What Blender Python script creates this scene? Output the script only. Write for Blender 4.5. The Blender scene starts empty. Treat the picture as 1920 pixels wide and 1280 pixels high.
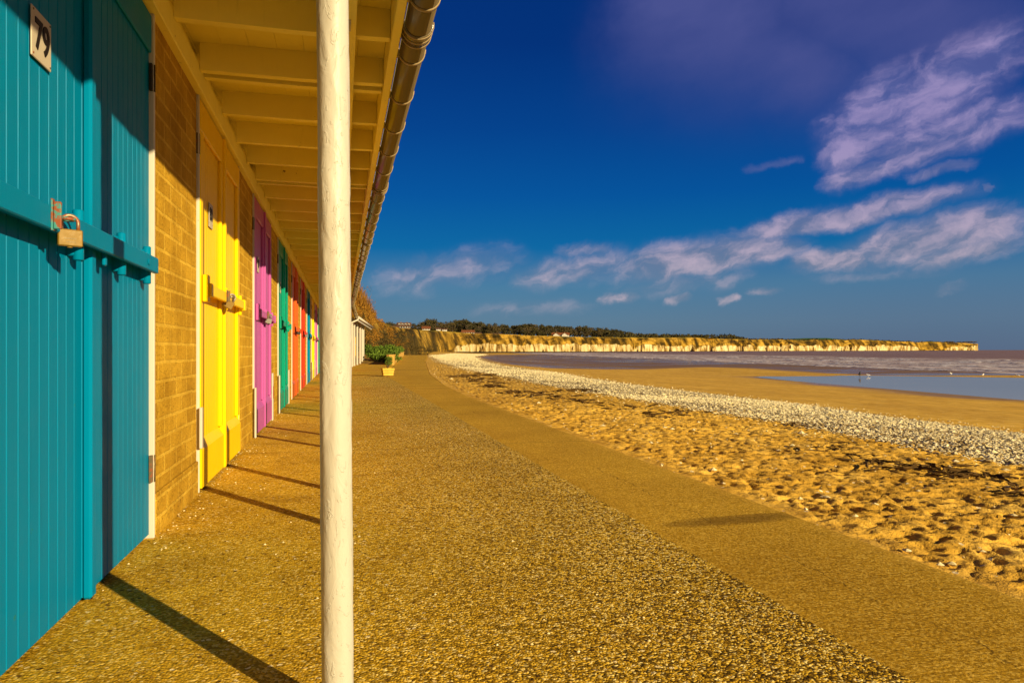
import bpy, math, random
import numpy as np
from mathutils import Vector, Matrix

R = math.radians
rng = random.Random(7)
nrng = np.random.default_rng(7)
scene = bpy.context.scene
COL = scene.collection

# ------------------------------------------------------------------ measures
F = 1350.0                      # focal length in photo pixels (1920 wide)
HC = 0.70                       # height of the lens above the promenade
TH = math.atan(320 / F)         # the row of chalets runs 13.3 deg left of the view
CT, ST = math.cos(TH), math.sin(TH)
HOR = 656.0
EXPO = 0.8
WALL = -0.69                    # x of the brick front (y runs along the row)
PITCH = 2.29                    # one chalet
DOOR = 1.40


def world(px, py, z):
    """pixel + distance -> (x, y, height)"""
    x = (px - 960) * z / F
    return (CT * x + ST * z, -ST * x + CT * z, (HOR - py) * z / F + HC)


def srgb(r, g, b):
    def f(c):
        c /= 255.0
        return c / 12.92 if c <= .04045 else ((c + .055) / 1.055) ** 2.4
    return (f(r), f(g), f(b), 1)


# ------------------------------------------------------------------ noise
def hash2(ix, iy, seed):
    h = (ix.astype(np.int64) * 374761393 + iy.astype(np.int64) * 668265263 + seed * 974634777) & 0xFFFFFFFF
    h = ((h ^ (h >> 13)) * 1274126177) & 0xFFFFFFFF
    h = h ^ (h >> 16)
    return (h & 0xFFFFFF) / float(0xFFFFFF)


def vnoise(x, y, seed=0):
    x = np.asarray(x, float); y = np.asarray(y, float)
    ix = np.floor(x); iy = np.floor(y)
    fx = x - ix; fy = y - iy
    fx = fx * fx * (3 - 2 * fx); fy = fy * fy * (3 - 2 * fy)
    a = hash2(ix, iy, seed); b = hash2(ix + 1, iy, seed)
    c = hash2(ix, iy + 1, seed); d = hash2(ix + 1, iy + 1, seed)
    return (a * (1 - fx) + b * fx) * (1 - fy) + (c * (1 - fx) + d * fx) * fy


def fbm(x, y, o=4, seed=0):
    s = 0; a = .5
    for i in range(o):
        s = s + a * (vnoise(x, y, seed + i * 17) - .5) * 2
        x = x * 2.03 + 11.3; y = y * 2.03 + 5.7; a *= .5
    return s


# ------------------------------------------------------------------ materials
def new_mat(name):
    m = bpy.data.materials.new(name)
    m.use_nodes = True
    nt = m.node_tree
    b = nt.nodes['Principled BSDF']
    return m, nt, b


class NT:
    def __init__(self, nt):
        self.nt = nt

    def n(self, t, **kw):
        nd = self.nt.nodes.new(t)
        for k, v in kw.items():
            setattr(nd, k, v)
        return nd

    def link(self, a, b):
        self.nt.links.new(a, b)

    def inp(self, sock, v):
        if hasattr(v, 'is_linked') or isinstance(v, bpy.types.NodeSocket):
            self.nt.links.new(v, sock)
        elif v is not None:
            sock.default_value = v

    def math(self, op, a, b=None, c=None, clamp=False):
        nd = self.n('ShaderNodeMath', operation=op, use_clamp=clamp)
        self.inp(nd.inputs[0], a)
        if b is not None: self.inp(nd.inputs[1], b)
        if c is not None: self.inp(nd.inputs[2], c)
        return nd.outputs[0]

    def mix(self, fac, a, b, blend='MIX'):
        nd = self.n('ShaderNodeMix', data_type='RGBA', blend_type=blend)
        self.inp(nd.inputs[0], fac); self.inp(nd.inputs[6], a); self.inp(nd.inputs[7], b)
        return nd.outputs[2]

    def ramp(self, fac, stops):
        nd = self.n('ShaderNodeValToRGB')
        e = nd.color_ramp.elements
        while len(e) < len(stops): e.new(0.5)
        for i, (p, c) in enumerate(stops):
            e[i].position = p
            e[i].color = c if len(c) == 4 else (*c, 1)
        self.inp(nd.inputs[0], fac)
        return nd.outputs[0]

    def smooth(self, v, lo, hi, a=0., b=1.):
        nd = self.n('ShaderNodeMapRange', interpolation_type='SMOOTHSTEP')
        self.inp(nd.inputs[0], v)
        nd.inputs[1].default_value = lo; nd.inputs[2].default_value = hi
        nd.inputs[3].default_value = a; nd.inputs[4].default_value = b
        return nd.outputs[0]

    def coords(self, scale=(1, 1, 1), rot=(0, 0, 0), which='Object'):
        tc = self.n('ShaderNodeTexCoord')
        mp = self.n('ShaderNodeMapping')
        mp.inputs['Scale'].default_value = scale
        mp.inputs['Rotation'].default_value = rot
        self.link(tc.outputs[which], mp.inputs[0])
        return mp.outputs[0]

    def noise(self, vec, scale, detail=4, rough=.55, out='Fac', distortion=0.):
        nd = self.n('ShaderNodeTexNoise')
        if vec is not None: self.link(vec, nd.inputs['Vector'])
        nd.inputs['Scale'].default_value = scale
        nd.inputs['Detail'].default_value = detail
        nd.inputs['Roughness'].default_value = rough
        nd.inputs['Distortion'].default_value = distortion
        return nd.outputs[out]

    def voro(self, vec, scale, out='Distance', feature='F1'):
        nd = self.n('ShaderNodeTexVoronoi', feature=feature)
        if vec is not None: self.link(vec, nd.inputs['Vector'])
        nd.inputs['Scale'].default_value = scale
        return nd.outputs[out]

    def bump(self, h, strength, dist, normal=None):
        nd = self.n('ShaderNodeBump')
        nd.inputs['Strength'].default_value = strength
        nd.inputs['Distance'].default_value = dist
        self.link(h, nd.inputs['Height'])
        if normal is not None: self.link(normal, nd.inputs['Normal'])
        return nd.outputs[0]

    def sep(self, vec):
        nd = self.n('ShaderNodeSeparateXYZ'); self.link(vec, nd.inputs[0])
        return nd.outputs


def sc(c, k):
    return (c[0] * k, c[1] * k, c[2] * k, 1)


def paint(name, col, rough=.38, wear=.10, bump=.25, chip=None, spec=.16):
    """brushed exterior paint: brush marks along the height, slight tone changes, a few chips"""
    m, nt, b = new_mat(name); t = NT(nt)
    v = t.coords()
    v2 = t.coords((30, 30, 2.0))
    big = t.noise(v, 2.2, 5, .6)
    c = t.mix(t.math('MULTIPLY', big, 1.0), sc(col, 1 - wear), sc(col, 1 + wear))
    brush = t.noise(v2, 6, 3, .6)
    c = t.mix(t.math('MULTIPLY', brush, .25), c, sc(col, .82))
    # dirt that gathers on the paint in streaks
    streak = t.smooth(t.noise(t.coords((14, 14, .9)), 2.0, 5, .65), .58, .80)
    c = t.mix(t.math('MULTIPLY', streak, .5), c, sc(col, .72))
    if chip is not None:
        ch = t.smooth(t.noise(v, 24, 6, .7), .655, .69)
        ch = t.math('MULTIPLY', ch, t.smooth(t.noise(v, 2.7, 2, .5), .5, .62))
        c = t.mix(ch, c, chip)
    t.link(c, b.inputs['Base Color'])
    rr = t.math('ADD', t.math('MULTIPLY', t.noise(v, 9, 4), .25), rough - .1)
    t.link(rr, b.inputs['Roughness'])
    b.inputs['Specular IOR Level'].default_value = spec
    h = t.math('ADD', t.math('MULTIPLY', brush, .4), t.noise(v, 55, 3, .6))
    t.link(t.bump(h, bump, .002), b.inputs['Normal'])
    return m


M = {}
M['teal'] = paint('teal_paint', (.0, .165, .30), chip=(.02, .16, .14, 1))
M['teal'].node_tree.nodes['Principled BSDF'].inputs['IOR'].default_value = 1.2
M['yellow'] = paint('yellow_paint', (.80, .50, .0), rough=.4, wear=.05)
M['magenta'] = paint('magenta_paint', (.41, .085, .30), rough=.4, wear=.05)
M['green'] = paint('green_paint', (.0, .24, .15), rough=.4, wear=.05)
M['orange'] = paint('orange_paint', (.55, .095, .012), rough=.4, wear=.05)
M['red'] = paint('red_paint', (.50, .035, .010), rough=.4, wear=.05)
M['white'] = paint('white_paint', (.50, .45, .36), rough=.4, wear=.06, chip=(.2, .13, .06, 1))
M['cream'] = paint('cream_paint', (.82, .70, .16), rough=.6, wear=.16, chip=(.2, .12, .04, 1))
M['plate'] = paint('plate_enamel', (.44, .38, .28), rough=.4, wear=.04, bump=.05)
M['ink'] = paint('black_ink', (.012, .008, .006), rough=.5, wear=.02, bump=.02)
M['iron'] = paint('black_iron', (.03, .026, .02), rough=.5)
M['redsign'] = paint('red_notice', (.30, .03, .02), rough=.5)


def post_mat():
    m, nt, b = new_mat('thick_white_gloss'); t = NT(nt)
    v = t.coords()
    big = t.noise(v, 3.5, 5, .6)
    c = t.mix(big, (.38, .36, .295, 1), (.465, .44, .375, 1))
    ch = t.math('MULTIPLY', t.smooth(t.noise(v, 40, 5, .7), .66, .70), t.smooth(t.noise(v, 4, 2, .5), .48, .6))
    c = t.mix(t.math('MULTIPLY', ch, .6), c, (.20, .13, .06, 1))
    t.link(c, b.inputs['Base Color'])
    b.inputs['Roughness'].default_value = .42
    b.inputs['Specular IOR Level'].default_value = .22
    v2 = t.coords((1, 1, .45))
    lumps = t.noise(v2, 30, 3, .6, distortion=1.2)
    flake = t.smooth(t.noise(v2, 38, 4, .6, distortion=2.), .60, .64)
    h = t.math('ADD', lumps, t.math('MULTIPLY', flake, .55))
    t.link(t.bump(h, .55, .004), b.inputs['Normal'])
    return m


M['post'] = post_mat()


def brick_mat():
    m, nt, b = new_mat('painted_brick'); t = NT(nt)
    tc = t.n('ShaderNodeTexCoord')
    x, y, z = t.sep(tc.outputs['Object'])
    cb = t.n('ShaderNodeCombineXYZ')
    t.link(t.math('ADD', t.math('ADD', y, x), 20.0), cb.inputs[0]); t.link(t.math('ADD', z, 10.0), cb.inputs[1])
    wob = t.noise(tc.outputs['Object'], 7, 3, .6, out='Color')
    add = t.n('ShaderNodeVectorMath', operation='MULTIPLY_ADD')
    t.link(wob, add.inputs[0]); add.inputs[1].default_value = (.010, .010, 0); t.link(cb.outputs[0], add.inputs[2])
    br = t.n('ShaderNodeTexBrick')
    t.link(add.outputs[0], br.inputs['Vector'])
    br.inputs['Scale'].default_value = 1
    br.inputs['Brick Width'].default_value = .212
    br.inputs['Row Height'].default_value = .0735
    br.inputs['Mortar Size'].default_value = .0085
    br.inputs['Mortar Smooth'].default_value = .4
    br.inputs['Color1'].default_value = (.53, .312, .028, 1)
    br.inputs['Color2'].default_value = (.43, .240, .020, 1)
    br.inputs['Mortar'].default_value = (.60, .375, .045, 1)
    v = tc.outputs['Object']
    c = t.mix(t.smooth(t.noise(v, 4, 7, .72), .3, .7), sc((.70, .64, .52), 1), (1.15, 1.15, 1.15, 1))
    c = t.mix(1.0, br.outputs['Color'], c, 'MULTIPLY')
    # pits in the brick face and pale runs of paint
    pit = t.smooth(t.noise(v, 105, 4, .75), .56, .66)
    c = t.mix(t.math('MULTIPLY', pit, .6), c, (.16, .095, .012, 1))
    run = t.smooth(t.noise(t.coords((36, 36, 3.0)), 1.6, 3, .6), .70, .74)
    c = t.mix(t.math('MULTIPLY', run, .45), c, (.48, .36, .16, 1))
    t.link(c, b.inputs['Base Color'])
    b.inputs['Roughness'].default_value = .9
    b.inputs['Specular IOR Level'].default_value = .05
    h = t.math('SUBTRACT', t.math('MULTIPLY', t.noise(v, 120, 4, .65), .55), t.math('MULTIPLY', br.outputs['Fac'], .22))
    h = t.math('SUBTRACT', h, t.math('MULTIPLY', pit, .5))
    t.link(t.bump(h, 1.0, .009), b.inputs['Normal'])
    return m


M['brick'] = brick_mat()


def metal(name, col, rough, met=1.0, rust=0.):
    m, nt, b = new_mat(name); t = NT(nt)
    v = t.coords()
    c = t.mix(t.noise(v, 60, 5, .65), sc(col, .7), sc(col, 1.15))
    if rust:
        rf = t.smooth(t.noise(v, 45, 5, .7), .62 - rust * .3, .72 - rust * .3)
        c = t.mix(rf, c, (.22, .055, .012, 1))
        t.link(t.math('MULTIPLY', t.math('SUBTRACT', 1, rf), met), b.inputs['Metallic'])
    else:
        b.inputs['Metallic'].default_value = met
    t.link(c, b.inputs['Base Color'])
    t.link(t.math('ADD', t.math('MULTIPLY', t.noise(v, 90, 3), .3), rough - .12), b.inputs['Roughness'])
    t.link(t.bump(t.noise(v, 200, 4, .6), .25, .0015), b.inputs['Normal'])
    return m


M['brass'] = metal('worn_brass', (.21, .118, .006), .55, .12)
M['shackle'] = metal('rusty_steel', (.32, .22, .14), .45, .7, .55)
M['steel'] = metal('dull_steel', (.35, .33, .3), .45, .9, .25)
M['rustteal'] = metal('teal_paint_over_rust', (.04, .24, .22), .5, .0, .55)
M['hinge'] = metal('old_hinge', (.16, .12, .06), .55, .5, .3)


def gutter_mat():
    m, nt, b = new_mat('brown_gutter_plastic'); t = NT(nt)
    v = t.coords((40, 1.2, 40))
    c = t.mix(t.noise(v, 1, 4, .6), (.085, .060, .026, 1), (.15, .11, .055, 1))
    t.link(c, b.inputs['Base Color'])
    b.inputs['Roughness'].default_value = .22
    b.inputs['Specular IOR Level'].default_value = .9
    return m


M['gutter'] = gutter_mat()
M['bracket'] = paint('bracket_plastic', (.30, .22, .11), rough=.35, wear=.05, bump=.05)


def aggregate_mat():
    m, nt, b = new_mat('exposed_aggregate'); t = NT(nt)
    tc = t.n('ShaderNodeTexCoord'); v = tc.outputs['Object']
    x, y, z = t.sep(v)
    big = t.noise(v, .9, 5, .6)
    med = t.noise(v, 5, 5, .65)
    warp = t.n('ShaderNodeVectorMath', operation='MULTIPLY_ADD')
    t.link(t.noise(v, 40, 2, .5, out='Color'), warp.inputs[0]); warp.inputs[1].default_value = (.012, .012, 0)
    t.link(v, warp.inputs[2])
    vv = warp.outputs[0]
    cell = t.n('ShaderNodeTexVoronoi'); t.link(vv, cell.inputs['Vector']); cell.inputs['Scale'].default_value = 150
    cell2 = t.n('ShaderNodeTexVoronoi'); t.link(vv, cell2.inputs['Vector']); cell2.inputs['Scale'].default_value = 70
    cr = t.sep(cell.outputs['Color'])
    cr2 = t.sep(cell2.outputs['Color'])
    base = t.ramp(med, [(.3, (.42, .225, .008)), (.5, (.60, .345, .016)), (.72, (.70, .43, .030))])
    # single stones, dark to cream
    stone = t.ramp(cr[0], [(0, (.018, .010, .001)), (.30, (.11, .056, .003)), (.52, (.50, .280, .011)),
                           (.80, (.76, .48, .045)), (.95, (.94, .74, .27))])
    worn = t.smooth(t.math('ADD', x, t.math('MULTIPLY', t.math('SUBTRACT', big, .5), 1.6)), -.35, .95)
    c = t.mix(t.math('ADD', t.math('MULTIPLY', worn, .50), .44), base, stone)
    bigstone = t.math('MULTIPLY', t.math('GREATER_THAN', cr2[1], .90), t.math('LESS_THAN', cell2.outputs['Distance'], .40))
    bs = t.ramp(cr2[2], [(0, (.075, .036, .006)), (.4, (.32, .17, .03)), (.75, (.62, .40, .1)), (1, (.85, .68, .36))])
    c = t.mix(bigstone, c, bs)
    tone = t.ramp(big, [(.25, (.72, .70, .62)), (.55, (1, 1, 1)), (.8, (1.12, 1.1, 1.05))])
    c = t.mix(1.0, c, tone, 'MULTIPLY')
    # stone-free laitance next to the wall, and slab joints
    for (y0, w) in ((19.6, .07), (13.1, .03), (8.7, .022), (5.15, .012)):
        d = t.math('ABSOLUTE', t.math('SUBTRACT', t.math('ADD', y, t.math('MULTIPLY', t.math('SUBTRACT', med, .5), .05)), y0))
        j = t.smooth(d, w * .4, w, 1, 0)
        c = t.mix(t.math('MULTIPLY', j, .55), c, (.10, .05, .006, 1))
    st = t.math('MULTIPLY', t.smooth(t.noise(v, 1.9, 5, .7), .60, .70), .5)
    c = t.mix(st, c, (.19, .095, .010, 1))
    t.link(c, b.inputs['Base Color'])
    b.inputs['Roughness'].default_value = .8
    b.inputs['Specular IOR Level'].default_value = .07
    h = t.math('ADD', t.math('MULTIPLY', t.math('SUBTRACT', 1, cell.outputs['Distance']), .7), t.math('MULTIPLY', bigstone, .5))
    h = t.math('ADD', h, t.math('MULTIPLY', t.noise(v, 60, 4, .7), .8))
    t.link(t.bump(h, .75, .006), b.inputs['Normal'])
    return m


def path_mat():
    m, nt, b = new_mat('brushed_concrete'); t = NT(nt)
    tc = t.n('ShaderNodeTexCoord'); v = tc.outputs['Object']
    x, y, z = t.sep(v)
    big = t.noise(v, .8, 6, .6)
    fine = t.noise(v, 150, 3, .7)
    br = t.noise(t.coords((2.2, 55, 1), (0, 0, R(-9))), 1.6, 5, .65)
    c = t.ramp(t.math('ADD', t.math('MULTIPLY', br, .42), t.math('MULTIPLY', fine, .58)),
               [(.34, (.26, .138, .006)), (.50, (.54, .305, .018)), (.65, (.74, .45, .045))])
    sv = t.n('ShaderNodeTexVoronoi'); t.link(v, sv.inputs['Vector']); sv.inputs['Scale'].default_value = 150
    c = t.mix(.42, c, t.ramp(t.sep(sv.outputs['Color'])[0], [(0, (.05, .026, .002)), (.3, (.26, .14, .008)), (.6, (.56, .32, .02)), (.92, (.86, .60, .13))]))
    c = t.mix(1.0, c, t.ramp(big, [(.3, (.78, .74, .66)), (.7, (1.1, 1.1, 1.08))]), 'MULTIPLY')
    spill = t.math('MULTIPLY', t.smooth(t.math('ADD', x, t.math('MULTIPLY', t.noise(v, 2.6, 6, .7), .34)), 1.98, 2.12), t.smooth(y, 11, 12.5, 1, 0))
    c = t.mix(t.math('MULTIPLY', spill, .45), c, (.66, .39, .055, 1))
    med = t.noise(v, 4, 4, .6)
    ym = t.math('ADD', y, t.math('MULTIPLY', t.math('SUBTRACT', med, .5), .06))
    for (y0, w, k) in ((26.3, .22, .75), (25.0, .10, .5), (14.35, .07, .6), (5.4, .012, .5), (9.3, .02, .5), (19.8, .05, .35), (44, .3, .5)):
        d = t.math('ABSOLUTE', t.math('SUBTRACT', ym, y0))
        c = t.mix(t.math('MULTIPLY', t.smooth(d, w * .4, w, 1, 0), k), c, (.09, .045, .006, 1))
    # a damp patch that has run out of the aggregate slab
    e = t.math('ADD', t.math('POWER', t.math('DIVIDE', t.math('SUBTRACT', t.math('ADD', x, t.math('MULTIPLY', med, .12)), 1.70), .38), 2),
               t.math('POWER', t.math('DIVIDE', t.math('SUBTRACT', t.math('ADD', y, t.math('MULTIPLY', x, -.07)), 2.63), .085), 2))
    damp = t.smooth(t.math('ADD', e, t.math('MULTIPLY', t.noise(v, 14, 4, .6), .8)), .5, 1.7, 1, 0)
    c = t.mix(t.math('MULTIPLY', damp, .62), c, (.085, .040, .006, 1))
    # hairline crack along the slab
    ck = t.math('ABSOLUTE', t.math('SUBTRACT', t.math('ADD', x, t.math('MULTIPLY', t.math('SUBTRACT', t.noise(v, 3.2, 5, .65), .5), .22)), 1.50))
    ck = t.math('MULTIPLY', t.smooth(ck, .0008, .0035, 1, 0), t.smooth(t.noise(v, 1.1, 2), .48, .55))
    c = t.mix(t.math('MULTIPLY', ck, .7), c, (.05, .025, .004, 1))
    t.link(c, b.inputs['Base Color'])
    b.inputs['Roughness'].default_value = .85
    b.inputs['Specular IOR Level'].default_value = .06
    h = t.math('ADD', t.math('MULTIPLY', br, .7), t.math('MULTIPLY', t.noise(v, 110, 5, .75), 1.1))
    t.link(t.bump(h, .8, .007), b.inputs['Normal'])
    return m


M['aggregate'] = aggregate_mat()
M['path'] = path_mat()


def attr(t, name):
    a = t.n('ShaderNodeAttribute'); a.attribute_name = name
    return a.outputs['Fac']


def beach_mat():
    m, nt, b = new_mat('beach_sand'); t = NT(nt)
    tc = t.n('ShaderNodeTexCoord'); v = tc.outputs['Object']
    peb0 = attr(t, 'shingle'); wet = attr(t, 'wet')
    big = t.noise(v, .35, 6, .6)
    n2 = t.noise(v, 3.0, 6, .65)
    c = t.ramp(n2, [(.3, (.46, .245, .022)), (.5, (.64, .365, .045)), (.72, (.76, .48, .09))])
    c = t.mix(1.0, c, t.ramp(big, [(.3, (.80, .76, .70)), (.7, (1.1, 1.1, 1.1))]), 'MULTIPLY')
    # shell grit
    gr = t.n('ShaderNodeTexVoronoi'); t.link(v, gr.inputs['Vector']); gr.inputs['Scale'].default_value = 26
    g = t.math('MULTIPLY', t.math('GREATER_THAN', t.sep(gr.outputs['Color'])[0], .93), t.math('LESS_THAN', gr.outputs['Distance'], .28))
    c = t.mix(t.math('MULTIPLY', g, .75), c, (.80, .68, .45, 1))
    # strand-line litter
    wr = t.smooth(t.noise(t.coords((.9, .35, 1), (0, 0, R(8))), 1.5, 7, .72), .64, .70)
    c = t.mix(t.math('MULTIPLY', wr, .55), c, (.17, .085, .012, 1))
    # damp sand
    c = t.mix(wet, c, t.mix(n2, (.15, .086, .050, 1), (.24, .145, .085, 1)))
    # chalk shingle
    ps = t.n('ShaderNodeTexVoronoi'); t.link(v, ps.inputs['Vector']); ps.inputs['Scale'].default_value = 26
    pc = t.sep(ps.outputs['Color'])
    pcol = t.ramp(pc[0], [(0, (.30, .20, .06)), (.3, (.52, .40, .18)), (.6, (.74, .63, .38)), (1, (.88, .80, .58))])
    gap = t.smooth(ps.outputs['Distance'], .33, .60)
    pcol = t.mix(t.math('MULTIPLY', gap, .8), pcol, (.30, .17, .04, 1))
    edge = t.math('ADD', peb0, t.math('MULTIPLY', t.math('SUBTRACT', t.noise(v, 2.2, 6, .7), .5), .9))
    sp = t.math('ADD', edge, t.math('MULTIPLY', t.math('SUBTRACT', pc[1], .5), .6))
    peb = t.smooth(sp, .46, .56)
    c = t.mix(peb, c, pcol)
    t.link(c, b.inputs['Base Color'])
    film = t.math('MULTIPLY', wet, t.smooth(t.noise(t.coords((.05, .16, 1)), 1.2, 4, .6), .40, .62))
    t.link(t.math('SUBTRACT', .85, t.math('MULTIPLY', film, .73)), b.inputs['Roughness'])
    t.link(t.math('ADD', .12, t.math('MULTIPLY', film, .10)), b.inputs['Specular IOR Level'])
    dry = t.math('SUBTRACT', 1, wet)
    h = t.math('MULTIPLY', t.math('ADD', t.noise(v, 9, 6, .7), t.math('MULTIPLY', t.noise(v, 60, 3, .6), .25)), dry)
    nb = t.bump(h, .8, .03)
    ph = t.math('MULTIPLY', t.math('SUBTRACT', 1, ps.outputs['Distance']), peb)
    t.link(t.bump(ph, .9, .05, nb), b.inputs['Normal'])
    return m


M['beach'] = beach_mat()


def cliff_mat():
    m, nt, b = new_mat('chalk_and_boulder_clay'); t = NT(nt)
    tc = t.n('ShaderNodeTexCoord'); v = tc.outputs['Object']
    streak = attr(t, 'streak'); chalk = attr(t, 'chalk'); gr = attr(t, 'turf'); dk = attr(t, 'scrub')
    big = t.noise(v, .02, 6, .65)
    med = t.noise(t.coords((.10, .10, .035), (R(20), R(35), 0)), 1.3, 7, .74)
    fin = t.noise(v, .6, 5, .7)
    till = t.ramp(t.math('ADD', t.math('MULTIPLY_ADD', streak, .27, .5), t.math('MULTIPLY', t.math('SUBTRACT', t.math('ADD', t.math('MULTIPLY', med, .6), t.math('MULTIPLY', fin, .4)), .5), .7)),
                  [(.34, (.035, .022, .004)), (.46, (.12, .066, .008)), (.56, (.25, .140, .015)), (.68, (.40, .235, .032))])
    scr = t.math('MULTIPLY', t.smooth(t.math('ADD', med, t.math('MULTIPLY', dk, .30)), .56, .66), .8)
    till = t.mix(scr, till, (.040, .032, .009, 1))
    gf = t.math('MULTIPLY', gr, t.smooth(big, .40, .60))
    till = t.mix(gf, till, t.mix(fin, (.11, .095, .012, 1), (.22, .16, .022, 1)))
    vs = t.noise(t.coords((.16, .16, .02)), 1.0, 6, .72)
    ck = t.ramp(t.math('MULTIPLY_ADD', streak, .30, vs), [(.34, (.14, .080, .020)), (.44, (.33, .22, .075)), (.55, (.44, .34, .15)), (.72, (.52, .44, .25))])
    e = t.math('ADD', chalk, t.math('MULTIPLY', t.math('SUBTRACT', t.noise(t.coords((.12, .12, .04)), 1.0, 5, .7), .5), .95))
    c = t.mix(t.smooth(e, .42, .58), till, ck)
    t.link(c, b.inputs['Base Color'])
    b.inputs['Roughness'].default_value = .95
    b.inputs['Specular IOR Level'].default_value = .05
    t.link(t.bump(t.math('ADD', med, t.math('MULTIPLY', fin, .4)), .8, 1.2), b.inputs['Normal'])
    return m


M['cliff'] = cliff_mat()


def simple(name, stops, scale, rough=.9, bump=.3, bd=.02, spec=.15):
    m, nt, b = new_mat(name); t = NT(nt)
    v = t.coords()
    t.link(t.ramp(t.noise(v, scale, 5, .65), stops), b.inputs['Base Color'])
    b.inputs['Roughness'].default_value = rough
    b.inputs['Specular IOR Level'].default_value = spec
    t.link(t.bump(t.noise(v, scale * 3, 4, .6), bump, bd), b.inputs['Normal'])
    return m


M['stone'] = simple('chalk_stone', [(.3, (.56, .43, .17)), (.7, (.86, .74, .45))], 12, bd=.01)
M['weed'] = simple('dry_seaweed', [(.3, (.035, .018, .004)), (.7, (.12, .062, .012))], 20)
M['leaf_dark'] = simple('woodland_leaf', [(.3, (.028, .026, .010)), (.55, (.060, .050, .016)), (.8, (.105, .080, .026))], .25)
M['leaf_brown'] = simple('bare_twig_crown', [(.3, (.050, .036, .014)), (.55, (.095, .066, .022)), (.8, (.15, .10, .034))], .25)
M['leaf_green'] = simple('garden_leaf', [(.3, (.045, .075, .008)), (.6, (.11, .17, .016)), (.8, (.22, .25, .03))], 2.5)
M['twig'] = simple('russet_twigs', [(.3, (.12, .055, .007)), (.6, (.27, .125, .013)), (.8, (.40, .20, .024))], 1.2)
M['bramble'] = simple('dark_bramble', [(.3, (.034, .024, .007)), (.6, (.080, .052, .012)), (.8, (.15, .09, .02))], 1.2)
M['bark'] = simple('bark', [(.3, (.05, .035, .02)), (.7, (.12, .085, .05))], 3)
M['roof_tile'] = simple('red_roof_tile', [(.3, (.14, .045, .016)), (.7, (.24, .085, .03))], 1.5)
M['roof_dark'] = simple('brown_roof_tile', [(.3, (.09, .045, .025)), (.7, (.17, .085, .045))], 1.5)
M['render_wall'] = simple('white_house_wall', [(.3, (.48, .43, .34)), (.7, (.58, .53, .44))], .8)
M['brick_far'] = simple('brick_house_wall', [(.3, (.13, .07, .03)), (.7, (.20, .11, .05))], .8)
M['glass'] = simple('dark_window', [(.3, (.02, .02, .025)), (.7, (.04, .04, .045))], 1, rough=.15, bump=0, spec=.6)
M['hedge'] = simple('clipped_hedge', [(.3, (.02, .04, .008)), (.7, (.05, .08, .014))], .6)
M['field'] = simple('winter_wheat', [(.3, (.030, .085, .006)), (.7, (.050, .125, .010))], .01)
M['plank'] = simple('yellow_planks', [(.3, (.46, .29, .03)), (.7, (.62, .42, .07))], 5, bd=.004)
M['timber'] = simple('weathered_timber', [(.3, (.14, .072, .014)), (.7, (.26, .14, .03))], 6, bd=.004)
M['soil'] = simple('bank_soil', [(.3, (.11, .06, .010)), (.55, (.24, .135, .020)), (.8, (.36, .21, .04))], 1.5, bd=.08)
M['concrete'] = simple('pale_concrete', [(.3, (.38, .21, .035)), (.7, (.52, .32, .07))], 2.5, bd=.006)
M['felt'] = simple('roof_felt', [(.3, (.05, .04, .03)), (.7, (.09, .07, .05))], 4, bd=.003)
M['bird_dark'] = simple('dark_feathers', [(.3, (.02, .018, .016)), (.7, (.05, .045, .04))], 20, bd=.002)
M['bird_white'] = simple('white_feathers', [(.3, (.6, .58, .55)), (.7, (.75, .73, .7))], 20, bd=.002)
M['reef'] = simple('weedy_rock', [(.3, (.020, .016, .006)), (.6, (.05, .038, .012)), (.8, (.10, .07, .025))], .08, bd=.3)


def sea_mat():
    m, nt, b = new_mat('muddy_sea'); t = NT(nt)
    tc = t.n('ShaderNodeTexCoord'); v = tc.outputs['Object']
    surf = attr(t, 'surf')
    w1 = t.noise(t.coords((.20, .030, 1)), 1.0, 6, .62)
    w2 = t.noise(t.coords((1.1, .22, 1)), 1.0, 5, .6)
    c = t.mix(t.noise(t.coords((.004, .012, 1)), 1.0, 4), (.19, .105, .062, 1), (.25, .145, .092, 1))
    c = t.mix(t.smooth(w1, .46, .72), c, (.30, .20, .17, 1))
    foam = t.math('MULTIPLY', t.smooth(t.math('ADD', w1, t.math('MULTIPLY', surf, .25)), .62, .675), t.smooth(w2, .36, .60))
    foam = t.math('MULTIPLY', foam, t.smooth(surf, .05, .5))
    c = t.mix(t.math('MULTIPLY', foam, .75), c, (.74, .66, .68, 1))
    t.link(c, b.inputs['Base Color'])
    t.link(t.math('ADD', .42, t.math('MULTIPLY', foam, .4)), b.inputs['Roughness'])
    b.inputs['IOR'].default_value = 1.33
    b.inputs['Specular IOR Level'].default_value = .10
    h = t.math('ADD', w1, t.math('MULTIPLY', w2, .35))
    t.link(t.bump(h, .9, .5), b.inputs['Normal'])
    return m


def pool_mat():
    m, nt, b = new_mat('still_pool'); t = NT(nt)
    b.inputs['Base Color'].default_value = (.50, .41, .38, 1)
    t.link(t.smooth(t.noise(t.coords((.05, .14, 1)), 1, 3), .3, .7, .02, .08), b.inputs['Roughness'])
    b.inputs['IOR'].default_value = 1.33
    h = t.noise(t.coords((.6, 2.2, 1), (0, 0, R(-20))), 1.3, 3, .5)
    t.link(t.bump(h, .03, .02), b.inputs['Normal'])
    return m


M['sea'] = sea_mat()
M['pool'] = pool_mat()


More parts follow.
